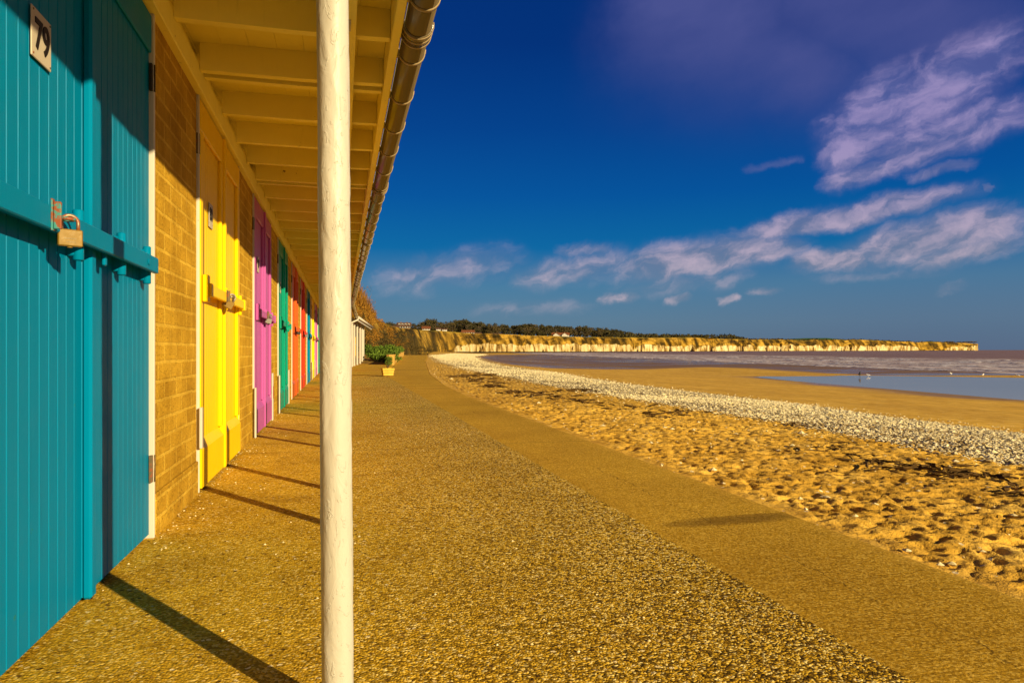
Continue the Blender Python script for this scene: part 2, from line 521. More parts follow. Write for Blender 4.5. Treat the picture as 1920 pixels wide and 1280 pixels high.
# ------------------------------------------------------------------ mesh builder
class MB:
    def __init__(self):
        self.v = []; self.f = []; self.sm = []

    def add(self, vs, fs, smooth=False):
        o = len(self.v)
        self.v += [tuple(p) for p in vs]
        self.f += [tuple(i + o for i in f) for f in fs]
        self.sm += [smooth] * len(fs)
        return self

    def box(self, x0, x1, y0, y1, z0, z1, bev=0.0):
        if bev <= 0:
            vs = [(x0, y0, z0), (x1, y0, z0), (x1, y1, z0), (x0, y1, z0), (x0, y0, z1), (x1, y0, z1), (x1, y1, z1), (x0, y1, z1)]
            fs = [(0, 3, 2, 1), (4, 5, 6, 7), (0, 1, 5, 4), (1, 2, 6, 5), (2, 3, 7, 6), (3, 0, 4, 7)]
            return self.add(vs, fs)
        # chamfered box: 24 verts
        X = (x0, x1); Y = (y0, y1); Z = (z0, z1); vs = []; idx = {}
        for i in (0, 1):
            for j in (0, 1):
                for k in (0, 1):
                    sx = 1 if i == 0 else -1; sy = 1 if j == 0 else -1; sz = 1 if k == 0 else -1
                    for a in range(3):
                        p = [X[i] + sx * bev, Y[j] + sy * bev, Z[k] + sz * bev]
                        p[a] = (X[i], Y[j], Z[k])[a]
                        idx[(i, j, k, a)] = len(vs); vs.append(tuple(p))
        fs = []
        for a in range(3):
            b_, c_ = (a + 1) % 3, (a + 2) % 3
            for s in (0, 1):
                def key(u, w):
                    q = [0, 0, 0]; q[a] = s; q[b_] = u; q[c_] = w
                    return idx[(q[0], q[1], q[2], a)]
                f = [key(0, 0), key(1, 0), key(1, 1), key(0, 1)]
                fs.append(tuple(f if s else f[::-1]))
        for a in range(3):
            b_, c_ = (a + 1) % 3, (a + 2) % 3
            for u in (0, 1):
                for w in (0, 1):
                    def kk(s, ax):
                        q = [0, 0, 0]; q[a] = s; q[b_] = u; q[c_] = w
                        return idx[(q[0], q[1], q[2], ax)]
                    f = [kk(0, b_), kk(1, b_), kk(1, c_), kk(0, c_)]
                    fs.append(tuple(f if (u == w) else f[::-1]))
        for i in (0, 1):
            for j in (0, 1):
                for k in (0, 1):
                    f = [idx[(i, j, k, 0)], idx[(i, j, k, 1)], idx[(i, j, k, 2)]]
                    fs.append(tuple(f if (i + j + k) % 2 else f[::-1]))
        return self.add(vs, fs)

    def tube(self, pts, rad, seg=10, caps=True, smooth=True):
        pts = [Vector(p) for p in pts]
        if not hasattr(rad, '__len__'): rad = [rad] * len(pts)
        vs = []; fs = []
        up = Vector((0, 0, 1))
        prev = None
        for i, p in enumerate(pts):
            d = (pts[min(i + 1, len(pts) - 1)] - pts[max(i - 1, 0)]).normalized()
            if prev is None:
                a = d.cross(up)
                if a.length < 1e-3: a = d.cross(Vector((1, 0, 0)))
                a.normalize()
            else:
                a = (prev - d * prev.dot(d)).normalized()
            prev = a
            b_ = d.cross(a)
            for k in range(seg):
                t = 2 * math.pi * k / seg
                vs.append(p + (a * math.cos(t) + b_ * math.sin(t)) * rad[i])
        for i in range(len(pts) - 1):
            for k in range(seg):
                k2 = (k + 1) % seg
                fs.append((i * seg + k, i * seg + k2, (i + 1) * seg + k2, (i + 1) * seg + k))
        self.add(vs, fs, smooth)
        if caps:
            o = len(self.v) - len(vs)
            self.f.append(tuple(o + k for k in range(seg))[::-1]); self.sm.append(False)
            self.f.append(tuple(o + (len(pts) - 1) * seg + k for k in range(seg))); self.sm.append(False)
        return self

    def leaves(self, center, rad, n, size, r=rng, shell=.45, flat=1.0):
        """n small leaf faces through an ellipsoid"""
        for _ in range(n):
            while True:
                d = Vector((r.uniform(-1, 1), r.uniform(-1, 1), r.uniform(-1, 1)))
                if .05 < d.length <= 1: break
            d.normalize(); d *= (shell + (1 - shell) * r.random())
            p = Vector((center[0] + d.x * rad[0], center[1] + d.y * rad[1], center[2] + d.z * rad[2]))
            s = size * r.uniform(.55, 1.4)
            a = Vector((r.gauss(0, 1), r.gauss(0, 1), r.gauss(0, 1) * flat)).normalized()
            b_ = a.cross(Vector((r.gauss(0, 1), r.gauss(0, 1), r.gauss(0, 1)))).normalized()
            self.add([p - a * s, p + b_ * s * .6, p + a * s, p - b_ * s * .6], [(0, 1, 2, 3)])
        return self

    def blob(self, c, r, rough=.25, rnd=rng, flat=.6):
        """a rough stone: jittered octahedron split once"""
        base = [(1, 0, 0), (-1, 0, 0), (0, 1, 0), (0, -1, 0), (0, 0, 1), (0, 0, -1),
                (.7, .7, 0), (-.7, .7, 0), (-.7, -.7, 0), (.7, -.7, 0)]
        a = rnd.uniform(0, 6.28); ca, sa = math.cos(a), math.sin(a); el = rnd.uniform(.65, 1.)
        vs = []
        for p in base:
            k = r * (1 + rnd.uniform(-rough, rough))
            x, y, z = p[0] * k, p[1] * k * el, p[2] * k * flat
            vs.append((c[0] + x * ca - y * sa, c[1] + x * sa + y * ca, c[2] + z))
        ring = [0, 6, 2, 7, 1, 8, 3, 9]
        fs = []
        for i in range(8):
            fs.append((ring[i], ring[(i + 1) % 8], 4)); fs.append((ring[(i + 1) % 8], ring[i], 5))
        return self.add(vs, fs)

    def build(self, name, mat, parent=None, loc=None):
        me = bpy.data.meshes.new(name)
        me.from_pydata(self.v, [], self.f)
        me.polygons.foreach_set('use_smooth', self.sm)
        me.materials.append(mat)
        me.update()
        o = bpy.data.objects.new(name, me)
        COL.objects.link(o)
        if parent is not None: o.parent = parent
        if loc is not None: o.location = loc
        return o


def tag(o, label=None, cat=None, group=None, kind=None):
    if label: o['label'] = label
    if cat: o['category'] = cat
    if group: o['group'] = group
    if kind: o['kind'] = kind
    return o


def thing(name, label, cat, loc=(0, 0, 0), rz=0, group=None):
    o = bpy.data.objects.new(name, None)
    COL.objects.link(o)
    o.empty_display_size = .2
    o.location = loc; o.rotation_euler = (0, 0, rz)
    return tag(o, label, cat, group)


def copy_tree(o, parent=None):
    c = o.copy(); COL.objects.link(c)
    if parent is not None: c.parent = parent
    for ch in list(o.children): copy_tree(ch, c)
    return c


def np_mesh(name, V, Fc, mat, smooth=True, attrs=None):
    me = bpy.data.meshes.new(name)
    n = len(V); k = len(Fc)
    me.vertices.add(n); me.vertices.foreach_set('co', np.asarray(V, np.float32).ravel())
    me.loops.add(k * 4); me.loops.foreach_set('vertex_index', np.asarray(Fc, np.int32).ravel())
    me.polygons.add(k)
    me.polygons.foreach_set('loop_start', np.arange(0, k * 4, 4, dtype=np.int32))
    me.polygons.foreach_set('loop_total', np.full(k, 4, np.int32))
    me.polygons.foreach_set('use_smooth', np.full(k, smooth))
    for an, av in (attrs or {}).items():
        a = me.attributes.new(an, 'FLOAT', 'POINT'); a.data.foreach_set('value', np.asarray(av, np.float32))
    me.materials.append(mat)
    me.update(calc_edges=True); me.validate()
    o = bpy.data.objects.new(name, me); COL.objects.link(o)
    return o


def grid_faces(nr, nc):
    i = np.arange(nr - 1)[:, None]; j = np.arange(nc - 1)[None, :]
    a = i * nc + j
    return np.stack([a, a + 1, a + nc + 1, a + nc], -1).reshape(-1, 4)


def text_mesh(txt, size):
    cu = bpy.data.curves.new('digits', 'FONT')
    cu.body = txt; cu.size = size; cu.extrude = .0008; cu.offset = size * .022
    cu.align_x = 'CENTER'; cu.align_y = 'CENTER'
    ob = bpy.data.objects.new('digits_source', cu); COL.objects.link(ob)
    dg = bpy.context.evaluated_depsgraph_get()
    me = bpy.data.meshes.new_from_object(ob.evaluated_get(dg))
    COL.objects.unlink(ob); bpy.data.objects.remove(ob); bpy.data.curves.remove(cu)
    return me


# ------------------------------------------------------------------ camera
cam = bpy.data.cameras.new('camera')
co = bpy.data.objects.new('camera', cam); COL.objects.link(co)
cam.sensor_width = 36; cam.lens = 36 * F / 1920
cam.shift_y = (HOR - 640) / 1920
cam.clip_start = .05; cam.clip_end = 60000
co.location = (0, 0, HC)
co.rotation_euler = (R(90), 0, -TH)
scene.camera = co

# ------------------------------------------------------------------ light
EL = R(17.1)
SUN = Vector((.559 * math.cos(EL), -.829 * math.cos(EL), math.sin(EL))).normalized()
sl = bpy.data.lights.new('sun', 'SUN'); so = bpy.data.objects.new('sun', sl); COL.objects.link(so)
sl.energy = 5.0; sl.angle = R(.55); sl.color = (1, .81, .46)
so.rotation_euler = (-SUN).to_track_quat('-Z', 'Y').to_euler()
so.location = (20, -30, 20)


def make_world():
    w = bpy.data.worlds.new('World'); scene.world = w; w.use_nodes = True
    nt = w.node_tree; t = NT(nt)
    bg = nt.nodes['Background']
    tc = t.n('ShaderNodeTexCoord')
    x, y, z = t.sep(tc.outputs['Generated'])
    el = t.math('MULTIPLY', t.math('ARCSINE', z), 180 / math.pi)
    az = t.math('MULTIPLY', t.math('ARCTAN2', x, y), 180 / math.pi)     # clockwise from the row
    K = 1 / 2 ** EXPO

    def S(r, g, b, k=1.0):
        c = srgb(r, g, b); return (c[0] * K * k, c[1] * K * k, c[2] * K * k)
    f = t.math('DIVIDE', el, 60, clamp=True)
    c = t.ramp(f, [(0, S(92, 110, 132)), (2.2 / 60, S(92, 117, 140)), (5.0 / 60, S(72, 114, 146)), (8.0 / 60, S(6, 92, 148)),
                   (12.0 / 60, S(0, 72, 142)), (17.0 / 60, S(0, 53, 126)), (23. / 60, S(0, 36, 108)), (1, S(0, 22, 78))])
    # a little bluer and darker towards the sea
    side = t.smooth(az, 14, 46)
    c = t.mix(t.math('MULTIPLY', side, .55), c, (S(40, 62, 130)), ) if False else c
    lowside = t.math('MULTIPLY', side, t.smooth(el, 0, 9, 1, 0))
    c = t.mix(t.math('MULTIPLY', lowside, .5), c, (*S(84, 96, 128), 1))

    vec = t.n('ShaderNodeCombineXYZ')
    t.link(az, vec.inputs[0]); t.link(el, vec.inputs[1])

    def pix(px, py):
        a = math.degrees(TH + math.atan((px - 960) / F))
        e = math.degrees(math.atan((HOR - py) / math.hypot(F, px - 960)))
        return a, e
    # domain warp so that edges fray
    mpw = t.n('ShaderNodeVectorMath', operation='MULTIPLY_ADD')
    t.link(t.noise(vec.outputs[0], .30, 5, .62, out='Color'), mpw.inputs[0])
    mpw.inputs[1].default_value = (3.4, 1.7, 0); t.link(vec.outputs[0], mpw.inputs[2])
    sb = t.n('ShaderNodeVectorMath', operation='SUBTRACT'); t.link(mpw.outputs[0], sb.inputs[0]); sb.inputs[1].default_value = (1.7, .85, 0)
    wx, wy, _ = t.sep(sb.outputs[0])

    def streaks(lst, ux, uy):
        tot = None
        for (x1, y1, x2, y2, wd, amp) in lst:
            a1, e1 = pix(x1, y1); a2, e2 = pix(x2, y2)
            am, em = (a1 + a2) / 2, (e1 + e2) / 2
            L = math.hypot(a2 - a1, e2 - e1) / 2 + .2
            ph = math.atan2(e2 - e1, a2 - a1)
            ry = math.degrees(wd / F)
            cp, sp = math.cos(ph), math.sin(ph)
            da = t.math('SUBTRACT', ux, am); de = t.math('SUBTRACT', uy, em)
            u = t.math('MULTIPLY_ADD', da, cp / L / 1.05, t.math('MULTIPLY', de, sp / L / 1.05))
            v_ = t.math('MULTIPLY_ADD', de, cp / ry, t.math('MULTIPLY', da, -sp / ry))
            u2 = t.math('MULTIPLY', u, u)
            d2 = t.math('MULTIPLY_ADD', v_, v_, t.math('MULTIPLY', u2, u2))
            g = t.math('MULTIPLY', t.math('EXPONENT', t.math('MULTIPLY', d2, -1)), amp)
            tot = g if tot is None else t.math('MAXIMUM', tot, g)
        return tot
    A = [(1160, 506, 1480, 454, 36, 1), (1370, 442, 1810, 360, 21, 1), (1360, 492, 1500, 464, 20, .8),
         (1490, 490, 1640, 482, 20, 1), (1590, 474, 1930, 412, 38, 1), (1700, 490, 1930, 452, 22, .8),
         (1550, 345, 1700, 300, 22, .85), (1560, 310, 1700, 140, 56, .95), (1640, 300, 1930, 190, 36, 1), (1590, 240, 1900, 110, 60, .9),
         (1700, 335, 1815, 306, 11, .7), (1760, 170, 1930, 60, 40, .8), (1545, 235, 1560, 225, 10, .6),
         (1394, 320, 1490, 296, 10, .55), (1120, 560, 1195, 553, 11, .7), (1242, 562, 1295, 553, 11, .8), (1350, 563, 1392, 557, 9, .65),
         (1415, 549, 1468, 543, 8, .6), (1055, 522, 1130, 500, 20, .62), (775, 500, 800, 480, 22, .45), (1045, 470, 1160, 462, 16, .55),
         (1750, 555, 1812, 528, 9, .45), (1840, 354, 1850, 352, 8, .6), (690, 535, 980, 480, 42, .55), (880, 585, 1120, 572, 20, .42), (960, 525, 1200, 478, 34, .62), (1150, 540, 1420, 515, 26, .5),
         (1130, 520, 1330, 525, 20, .5), (1520, 520, 1800, 505, 14, .4)]
    Sd = streaks(A, wx, wy)
    rot0 = t.n('ShaderNodeMapping'); t.link(sb.outputs[0], rot0.inputs[0])
    rot0.inputs['Rotation'].default_value = (0, 0, R(-17))
    rotv = t.n('ShaderNodeMapping'); t.link(rot0.outputs[0], rotv.inputs[0])
    rotv.inputs['Scale'].default_value = (.27, .60, 1)
    n1 = t.noise(rotv.outputs[0], 1.15, 6, .56, distortion=.35)
    dens = t.math('MULTIPLY', Sd, t.math('ADD', .20, t.math('MULTIPLY', n1, 1.75)))
    d1 = t.smooth(dens, .16, 1.06)
    shade = t.smooth(n1, .35, .70)
    el_f = t.smooth(el, 3, 17)
    lowc = t.mix(shade, (*S(104, 118, 140), 1), (*S(184, 166, 176), 1))
    hic = t.mix(shade, (*S(80, 88, 146), 1), (*S(152, 136, 180), 1))
    cc = t.mix(el_f, lowc, hic)
    B = [(1170, -10, 1480, 70, 110, .95), (1320, 60, 1600, 150, 75, .85), (1440, 0, 1860, -10, 100, .85), (1600, 70, 1920, 20, 80, .7)]
    Sb = streaks(B, wx, wy)
    n3 = t.noise(rotv.outputs[0], .55, 5, .5)
    veil = t.math('MULTIPLY', Sb, t.math('ADD', .55, t.math('MULTIPLY', n3, .9)), clamp=True)
    c = t.mix(veil, c, (*S(72, 75, 134), 1))
    soft = t.math('MULTIPLY', t.smooth(Sd, .10, 1.0), .42)
    c = t.mix(soft, c, t.mix(el_f, (*S(120, 128, 150), 1), (*S(104, 96, 150), 1)))
    c = t.mix(d1, c, cc)
    # below the horizon: dull earth light
    c = t.mix(t.smooth(el, -3, -.3, 1, 0), c, (.03, .022, .012, 1))
    sky = t.n('ShaderNodeTexSky', sky_type='NISHITA')
    sky.sun_disc = False; sky.sun_elevation = EL; sky.sun_rotation = math.atan2(SUN.x, SUN.y)
    skc = t.mix(1.0, sky.outputs[0], (.0005, .004, .008, 1), 'MULTIPLY')
    c = t.mix(1.0, c, skc, 'ADD')
    t.link(c, bg.inputs['Color']); bg.inputs['Strength'].default_value = 1.0


make_world()
vs = scene.view_settings
vs.view_transform = 'Standard'; vs.look = 'None'; vs.exposure = EXPO; vs.gamma = 1.0; vs.use_curve_mapping = False

# ------------------------------------------------------------------ the shore in plan
NC_S = [-50, 11, 15, 22, 33, 45, 70, 100, 150, 287, 420, 700, 2000]
NC_N = [1.92, 1.92, 2.08, 2.62, 3.8, 5.1, 8.1, 11.6, 17.8, 36, 55, 95, 280]
NI_S = [-50, 19.5, 24, 33, 60, 86, 100]
NI_N = [1.19, 1.19, 1.5, 2.35, 4.7, 7.2, 8.6]
D_T = [-5, 0, 1.5, 3.4, 6.5, 13, 20, 23, 44, 49, 70, 110, 200, 5000]
D_D = [.74, .74, .80, .90, 1.07, 1.45, 1.80, 1.905, 1.925, 2.0, 2.08, 2.16, 2.6, 6]
nc = lambda s: np.interp(s, NC_S, NC_N)
ni = lambda s: np.interp(s, NI_S, NI_N)
Dt = lambda t: np.interp(t, D_T, D_D)


def unproject(px, py):
    """where the view ray meets the beach"""
    lo, hi = .5, 4000.
    f = lambda z: (lambda w: w[2] - (HC - float(Dt(w[0] - nc(w[1])))))(world(px, py, z))
    for _ in range(70):
        mid = math.sqrt(lo * hi)
        if f(mid) > 0: lo = mid
        else: hi = mid
    w = world(px, py, lo)
    return w[0], w[1]


def in_poly(px, py, poly):
    inside = np.zeros(px.shape, bool)
    n = len(poly)
    for i in range(n):
        x1, y1 = poly[i]; x2, y2 = poly[(i + 1) % n]
        c = ((y1 > py) != (y2 > py))
        with np.errstate(divide='ignore', invalid='ignore'):
            xi = (x2 - x1) * (py - y1) / (y2 - y1 + 1e-12) + x1
        inside ^= c & (px < xi)
    return inside


def seg_dist(px, py, poly):
    d = np.full(px.shape, 1e9)
    n = len(poly)
    for i in range(n):
        x1, y1 = poly[i]; x2, y2 = poly[(i + 1) % n]
        L2 = (x2 - x1) ** 2 + (y2 - y1) ** 2 + 1e-12
        u = np.clip(((px - x1) * (x2 - x1) + (py - y1) * (y2 - y1)) / L2, 0, 1)
        d = np.minimum(d, np.hypot(px - x1 - u * (x2 - x1), py - y1 - u * (y2 - y1)))
    return d


LAND = [(806, 666.5), (826, 680), (875, 693), (937, 704), (1000, 718), (1075, 731), (1169, 746), (1262, 760), (1300, 767), (1500, 800), (1700, 838), (1920, 878), (2300, 950), (3400, 1160)]
SEAW = [(3400, 990), (2300, 862), (1920, 812), (1700, 785), (1500, 757), (1300, 734), (1231, 726), (1169, 718), (1106, 709), (1044, 698), (981, 690), (937, 684), (900, 675), (890, 668), (915, 663.5), (850, 662.5)]
PEB = [unproject(*p) for p in LAND + SEAW]
WET = [unproject(*p) for p in [(893, 669), (912, 676), (960, 684), (1030, 690), (1120, 692), (1230, 691), (1320, 688), (1400, 690), (1520, 698), (1640, 703.5), (1760, 704.2), (1980, 704),
                               (1980, 700), (1500, 680), (1250, 667), (1000, 664.5), (920, 665)]]

POOL_Z = HC - 1.880


def on_plane(px, py, zz):
    zc = (HC - zz) * F / (py - HOR); w = world(px, py, zc); return (w[0], w[1])


low = [(1410, 706.6), (1440, 709), (1480, 713), (1507, 717), (1522, 721), (1540, 724.5), (1580, 726.5), (1640, 730), (1668, 733), (1690, 739), (1720, 743.5), (1760, 747), (1800, 749.5), (1860, 751.5), (1920, 754), (2100, 758), (2400, 764)]
upp = [(2400, 712), (2100, 709), (1920, 708), (1800, 706.5), (1725, 705.4), (1660, 704.6), (1612, 704.2), (1560, 704.4), (1515, 704.8), (1450, 705.6)]
POOL0 = [on_plane(x, y, POOL_Z) for x, y in low + upp]
POOL = []
for i in range(len(POOL0)):
    a, b_ = POOL0[i], POOL0[(i + 1) % len(POOL0)]
    for k in range(10):
        q = k / 10; x, y = a[0] + (b_[0] - a[0]) * q, a[1] + (b_[1] - a[1]) * q
        POOL.append((x, y + float(fbm(np.array([x * .45]), np.array([y * .25]), 4, 15)[0]) * 1.5))

# rows run along the shore, columns out to sea
ts = [0.0]; d = .015
while ts[-1] < 900:
    if ts[-1] > 4.5: d *= 1.045
    ts.append(ts[-1] + d)
ss = [-6.0]; d = .05
while ss[-1] < 2000:
    if ss[-1] < 1.5: d = .05
    elif ss[-1] < 9: d = .016
    elif ss[-1] < 9.1: d = .024
    else: d *= 1.012
    ss.append(ss[-1] + d)
ts = np.array(ts); ss = np.array(ss)
S2, T2 = np.meshgrid(ss, ts, indexing='ij')
X2 = nc(S2) + T2
Z2 = HC - Dt(T2)
far = np.hypot(X2, S2)
inpeb = in_poly(X2, S2, PEB); dpeb = seg_dist(X2, S2, PEB)
wpeb = .25 + far * .012
shingle = np.clip(.5 + np.where(inpeb, dpeb, -dpeb) / wpeb * .5, 0, 1)
inwet = in_poly(X2, S2, WET); dwet = seg_dist(X2, S2, WET)
wet = np.clip(.5 + np.where(inwet, dwet, -dwet) / (.5 + far * .01) * .5, 0, 1)
wet = np.maximum(wet, np.clip((T2 - 44.5) / 2.5, 0, 1))
wet = np.maximum(wet, .8 * np.exp(-np.where(in_poly(X2, S2, POOL), 0, seg_dist(X2, S2, POOL)) / 1.1))
# trodden sand: pits and heaps
pit = fbm(X2 * 13, S2 * 13, 2, 3)
pit2 = fbm(X2 * 27, S2 * 27, 1, 9)
amp = np.clip(T2 / .25, .25, 1) * np.clip((9 - T2) / 5, 0.10, 1) * np.clip((60 - far) / 30, 0.1, 1)
lump = -np.abs(pit) * .052 + .013 + np.minimum(pit2 + .12, .05) * .044 + fbm(X2 * 1.2, S2 * 1.2, 3, 5) * .016
Z2 = Z2 + lump * amp * (1 - wet)
Z2 = np.where(T2 <= 0.001, Z2 - .05, Z2)
tag(np_mesh('beach', np.stack([X2, S2, Z2], -1).reshape(-1, 3), grid_faces(*X2.shape), M['beach'], True,
            {'shingle': shingle.ravel(), 'wet': wet.ravel()}), kind='structure')


def ground_at(x, y):
    return HC - float(Dt(x - nc(y)))


# sea: one sheet out to the horizon
SEA_Z = HC - 2.0
sx = np.concatenate([np.linspace(-200, 0, 5), np.linspace(5, 140, 90), np.geomspace(145, 26000, 60)])
sy = np.concatenate([np.linspace(-3000, -60, 10), np.linspace(-50, 400, 150), np.geomspace(410, 30000, 60)])
SX, SY = np.meshgrid(sx, sy, indexing='ij')
tt = SX - nc(SY)
surf = np.clip((tt - 46) / 6, 0, 1) * np.clip((170 - tt) / 110, 0, 1)
tag(np_mesh('sea', np.stack([SX, SY, np.full(SX.shape, SEA_Z)], -1).reshape(-1, 3), grid_faces(*SX.shape)[:, ::-1], M['sea'], True,
            {'surf': surf.ravel()}), kind='structure')


# broken surf: low foam crests running in along the shore
mb = MB()
for q in range(230):
    t0 = 48.6 + 60 * rng.random() ** 1.8; s0 = rng.uniform(28, 190); L = rng.uniform(2, 13); w0 = rng.uniform(.10, .42) * (1 + (t0 - 48) * .012)
    n = max(4, int(L / .7)); top = []; lo_ = []; hi_ = []
    wig = fbm(np.linspace(0, L * .35, n + 1) + q * 7.3, np.zeros(n + 1) + q, 3, 19)
    for i in range(n + 1):
        u = i / n; s_ = s0 + L * u; x = float(nc(s_)) + t0 + wig[i] * 1.3; w_ = w0 * math.sin(math.pi * min(max(u, .03), .97)) * rng.uniform(.5, 1.2)
        lo_.append((x - w_, s_, SEA_Z + .004)); top.append((x, s_, SEA_Z + .03 + w_ * .30)); hi_.append((x + w_ * .8, s_, SEA_Z + .004))
    vs = lo_ + top + hi_; k = n + 1
    mb.add(vs, [(i, i + 1, k + i + 1, k + i) for i in range(n)] + [(k + i, k + i + 1, 2 * k + i + 1, 2 * k + i) for i in range(n)], True)
tag(mb.build('surf', simple('sea_foam', [(.35, (.34, .26, .25)), (.65, (.72, .66, .66))], 1.2, bd=.03)), kind='stuff')

# tidal pool lying on the sand
def flat_poly(name, pts, z, mat):
    me = bpy.data.meshes.new(name)
    me.from_pydata([(x, y, z) for x, y in pts], [], [tuple(range(len(pts)))])
    me.materials.append(mat); me.update()
    if me.polygons[0].normal.z < 0: me.flip_normals()
    o = bpy.data.objects.new(name, me); COL.objects.link(o)
    return tag(o, kind='structure')


flat_poly('tidal_pool', POOL, POOL_Z, M['pool'])


# promenade and lower path
def strip(name, s_list, fa, fb, z, mat, ncol=6, edge=.0, thick=.3, wob=0.0):
    S_ = np.array(s_list); u = np.linspace(0, 1, ncol)
    A = fa(S_)[:, None]; B = fb(S_)[:, None]
    if wob: B = B + (fbm(S_ * 5, S_ * 0 + 3.3, 4, 31) * wob)[:, None]
    Xs = A + (B - A) * u[None, :]
    Ys = np.repeat(S_[:, None], ncol, 1)
    Zs = np.full(Xs.shape, z)
    # worn outer arris then a vertical drop
    Xs = np.concatenate([Xs, Xs[:, -1:] + .012, Xs[:, -1:] + .014], 1)
    Ys = np.concatenate([Ys, Ys[:, -1:], Ys[:, -1:]], 1)
    Zs = np.concatenate([Zs, Zs[:, -1:] - .012, Zs[:, -1:] - thick], 1)
    o = np_mesh(name, np.stack([Xs, Ys, Zs], -1).reshape(-1, 3), grid_faces(*Xs.shape)[:, ::-1], mat, False)
    return tag(o, kind='structure')


PATH_Z = -.016
s_prom = np.concatenate([np.arange(-6, 12, .04), np.arange(12, 19.61, .1)])
strip('promenade', s_prom, lambda s: np.full(s.shape, WALL - .25), lambda s: np.full(s.shape, 1.178), 0.0, M['aggregate'], thick=.2, wob=.014)
s_path = np.concatenate([np.arange(-6, 19.5, .25), np.arange(19.5, 104, .8)])
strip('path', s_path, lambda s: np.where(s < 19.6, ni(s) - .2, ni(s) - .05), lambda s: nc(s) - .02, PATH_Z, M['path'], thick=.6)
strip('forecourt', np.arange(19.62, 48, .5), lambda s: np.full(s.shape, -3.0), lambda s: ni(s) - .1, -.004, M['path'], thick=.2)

# chips of chalk and shell blown against the wall foot, and loose stones on the sand
mb = MB()
for _ in range(150):
    s = rng.choice([rng.uniform(2.3, 9), rng.uniform(2.8, 5.5)]); 
    off = abs(rng.gauss(0, .07)) + .012
    r_ = rng.uniform(.0018, .006)
    mb.blob((WALL + off, s, r_ * .3), r_)
for _ in range(260):
    r_ = rng.uniform(.002, .006)
    mb.blob((rng.uniform(-.6, 1.15), rng.uniform(1.0, 14), r_ * .3), r_)
tag(mb.build('shell_chips', M['stone']), kind='stuff')

mb = MB(); PEBa = np.array(PEB)
cnt = 0
pts = []
for zone, tries in (((3.0, 14.), 64000), ((14., 34.), 44000), ((34., 110.), 60000), ((110., 300.), 60000)):
    yy = nrng.uniform(zone[0] - 2, zone[1], tries)
    xx = nrng.uniform(3.0, 16, tries) if zone[0] < 10 else nc(yy) + nrng.uniform(.2, 30 if zone[0] > 30 else 15, tries)
    ok = in_poly(xx, yy, PEB)
    dd = seg_dist(xx, yy, PEB)
    for x, y, k, q in zip(xx, yy, ok, dd):
        if k and (q > .35 or rng.random() < .25 + q * 2): pts.append((x, y))
        elif (not k) and q < .9 and rng.random() < .10 * (1 - q): pts.append((x, y))
nrng.shuffle(pts)
for (x, y) in pts[:56000]:
    r_ = .0135 * math.exp(rng.gauss(0, .38)) * (1 + y * .024)
    mb.blob((x, y, ground_at(x, y) + r_ * .15), min(r_, .04 + y * .0014), flat=.5)
tag(mb.build('shingle_stones', M['stone']), kind='stuff')

mb = MB()
for _ in range(900):
    y = rng.uniform(1.5, 30) ; t_ = rng.uniform(.03, 5.5)
    x = float(nc(y)) + t_
    r_ = .0075 * math.exp(rng.gauss(0, .5))
    mb.blob((x, y, ground_at(x, y) + .012), min(r_, .06))
for (px, py, r_) in ((1550, 934, .034), (1640, 948, .030), (1510, 957, .028), (1722, 922, .028), (1700, 1035, .03), (1785, 1060, .034), (1260, 806, .05), (1245, 803, .045),
                     (1300, 808, .05), (1220, 832, .04), (1890, 915, .035), (1900, 968, .03), (1356, 908, .028), (1298, 886, .025), (1270, 830, .035), (1460, 846, .04), (1700, 880, .03),
                     (846, 712, .10), (1010, 757, .06), (1060, 770, .05), (1130, 800, .05), (1180, 808, .045), (1520, 845, .04), (1600, 866, .035), (1380, 815, .045), (1735, 1000, .02)):
    x, y = unproject(px, py)
    if x - nc(y) < .04: x = float(nc(y)) + .04
    r_ *= .62
    mb.blob((x, y, ground_at(x, y) + r_ * .4), r_, flat=.45)
tag(mb.build('loose_stones', M['stone']), kind='stuff')

# seaweed left by the tide
mb = MB()
for (px, py, wpx, n) in ((896, 704, 46, 60), (865, 706, 20, 26), (893, 711, 20, 22), (915, 724, 24, 40), (937, 719, 14, 30), (965, 736, 36, 50), (1010, 741, 34, 55), (1045, 746, 26, 34),
                         (1084, 752, 30, 40), (1065, 733, 46, 40), (1240, 780, 40, 34), (1290, 776, 50, 30), (1500, 800, 40, 30), (1560, 842, 60, 40), (1700, 878, 70, 34), (1840, 895, 80, 40), (1900, 920, 60, 26),
                         (1180, 765, 40, 24), (1640, 866, 50, 36), (900, 716, 60, 30), (1780, 886, 40, 30)):
    for _ in range(int(n * .55)):
        qx, qy = px + rng.gauss(0, wpx * .5), py + rng.gauss(0, 1.1 + (py - 690) * .016)
        x, y = unproject(qx, qy)
        if x - nc(y) < .1: continue
        z = ground_at(x, y) + .012
        zc = math.hypot(x, y); L = (.018 + zc * .0028) * rng.uniform(.5, 1.6)
        a = rng.uniform(0, 6.28)
        p = [Vector((x, y, z))]
        for k in range(3):
            a += rng.gauss(0, .7)
            p.append(p[-1] + Vector((math.cos(a) * L, math.sin(a) * L, rng.uniform(-.004, .01))))
        mb.tube(p, [L * .10, L * .20, L * .19, L * .05], 4, smooth=False)
tag(mb.build('seaweed', M['weed']), kind='stuff')

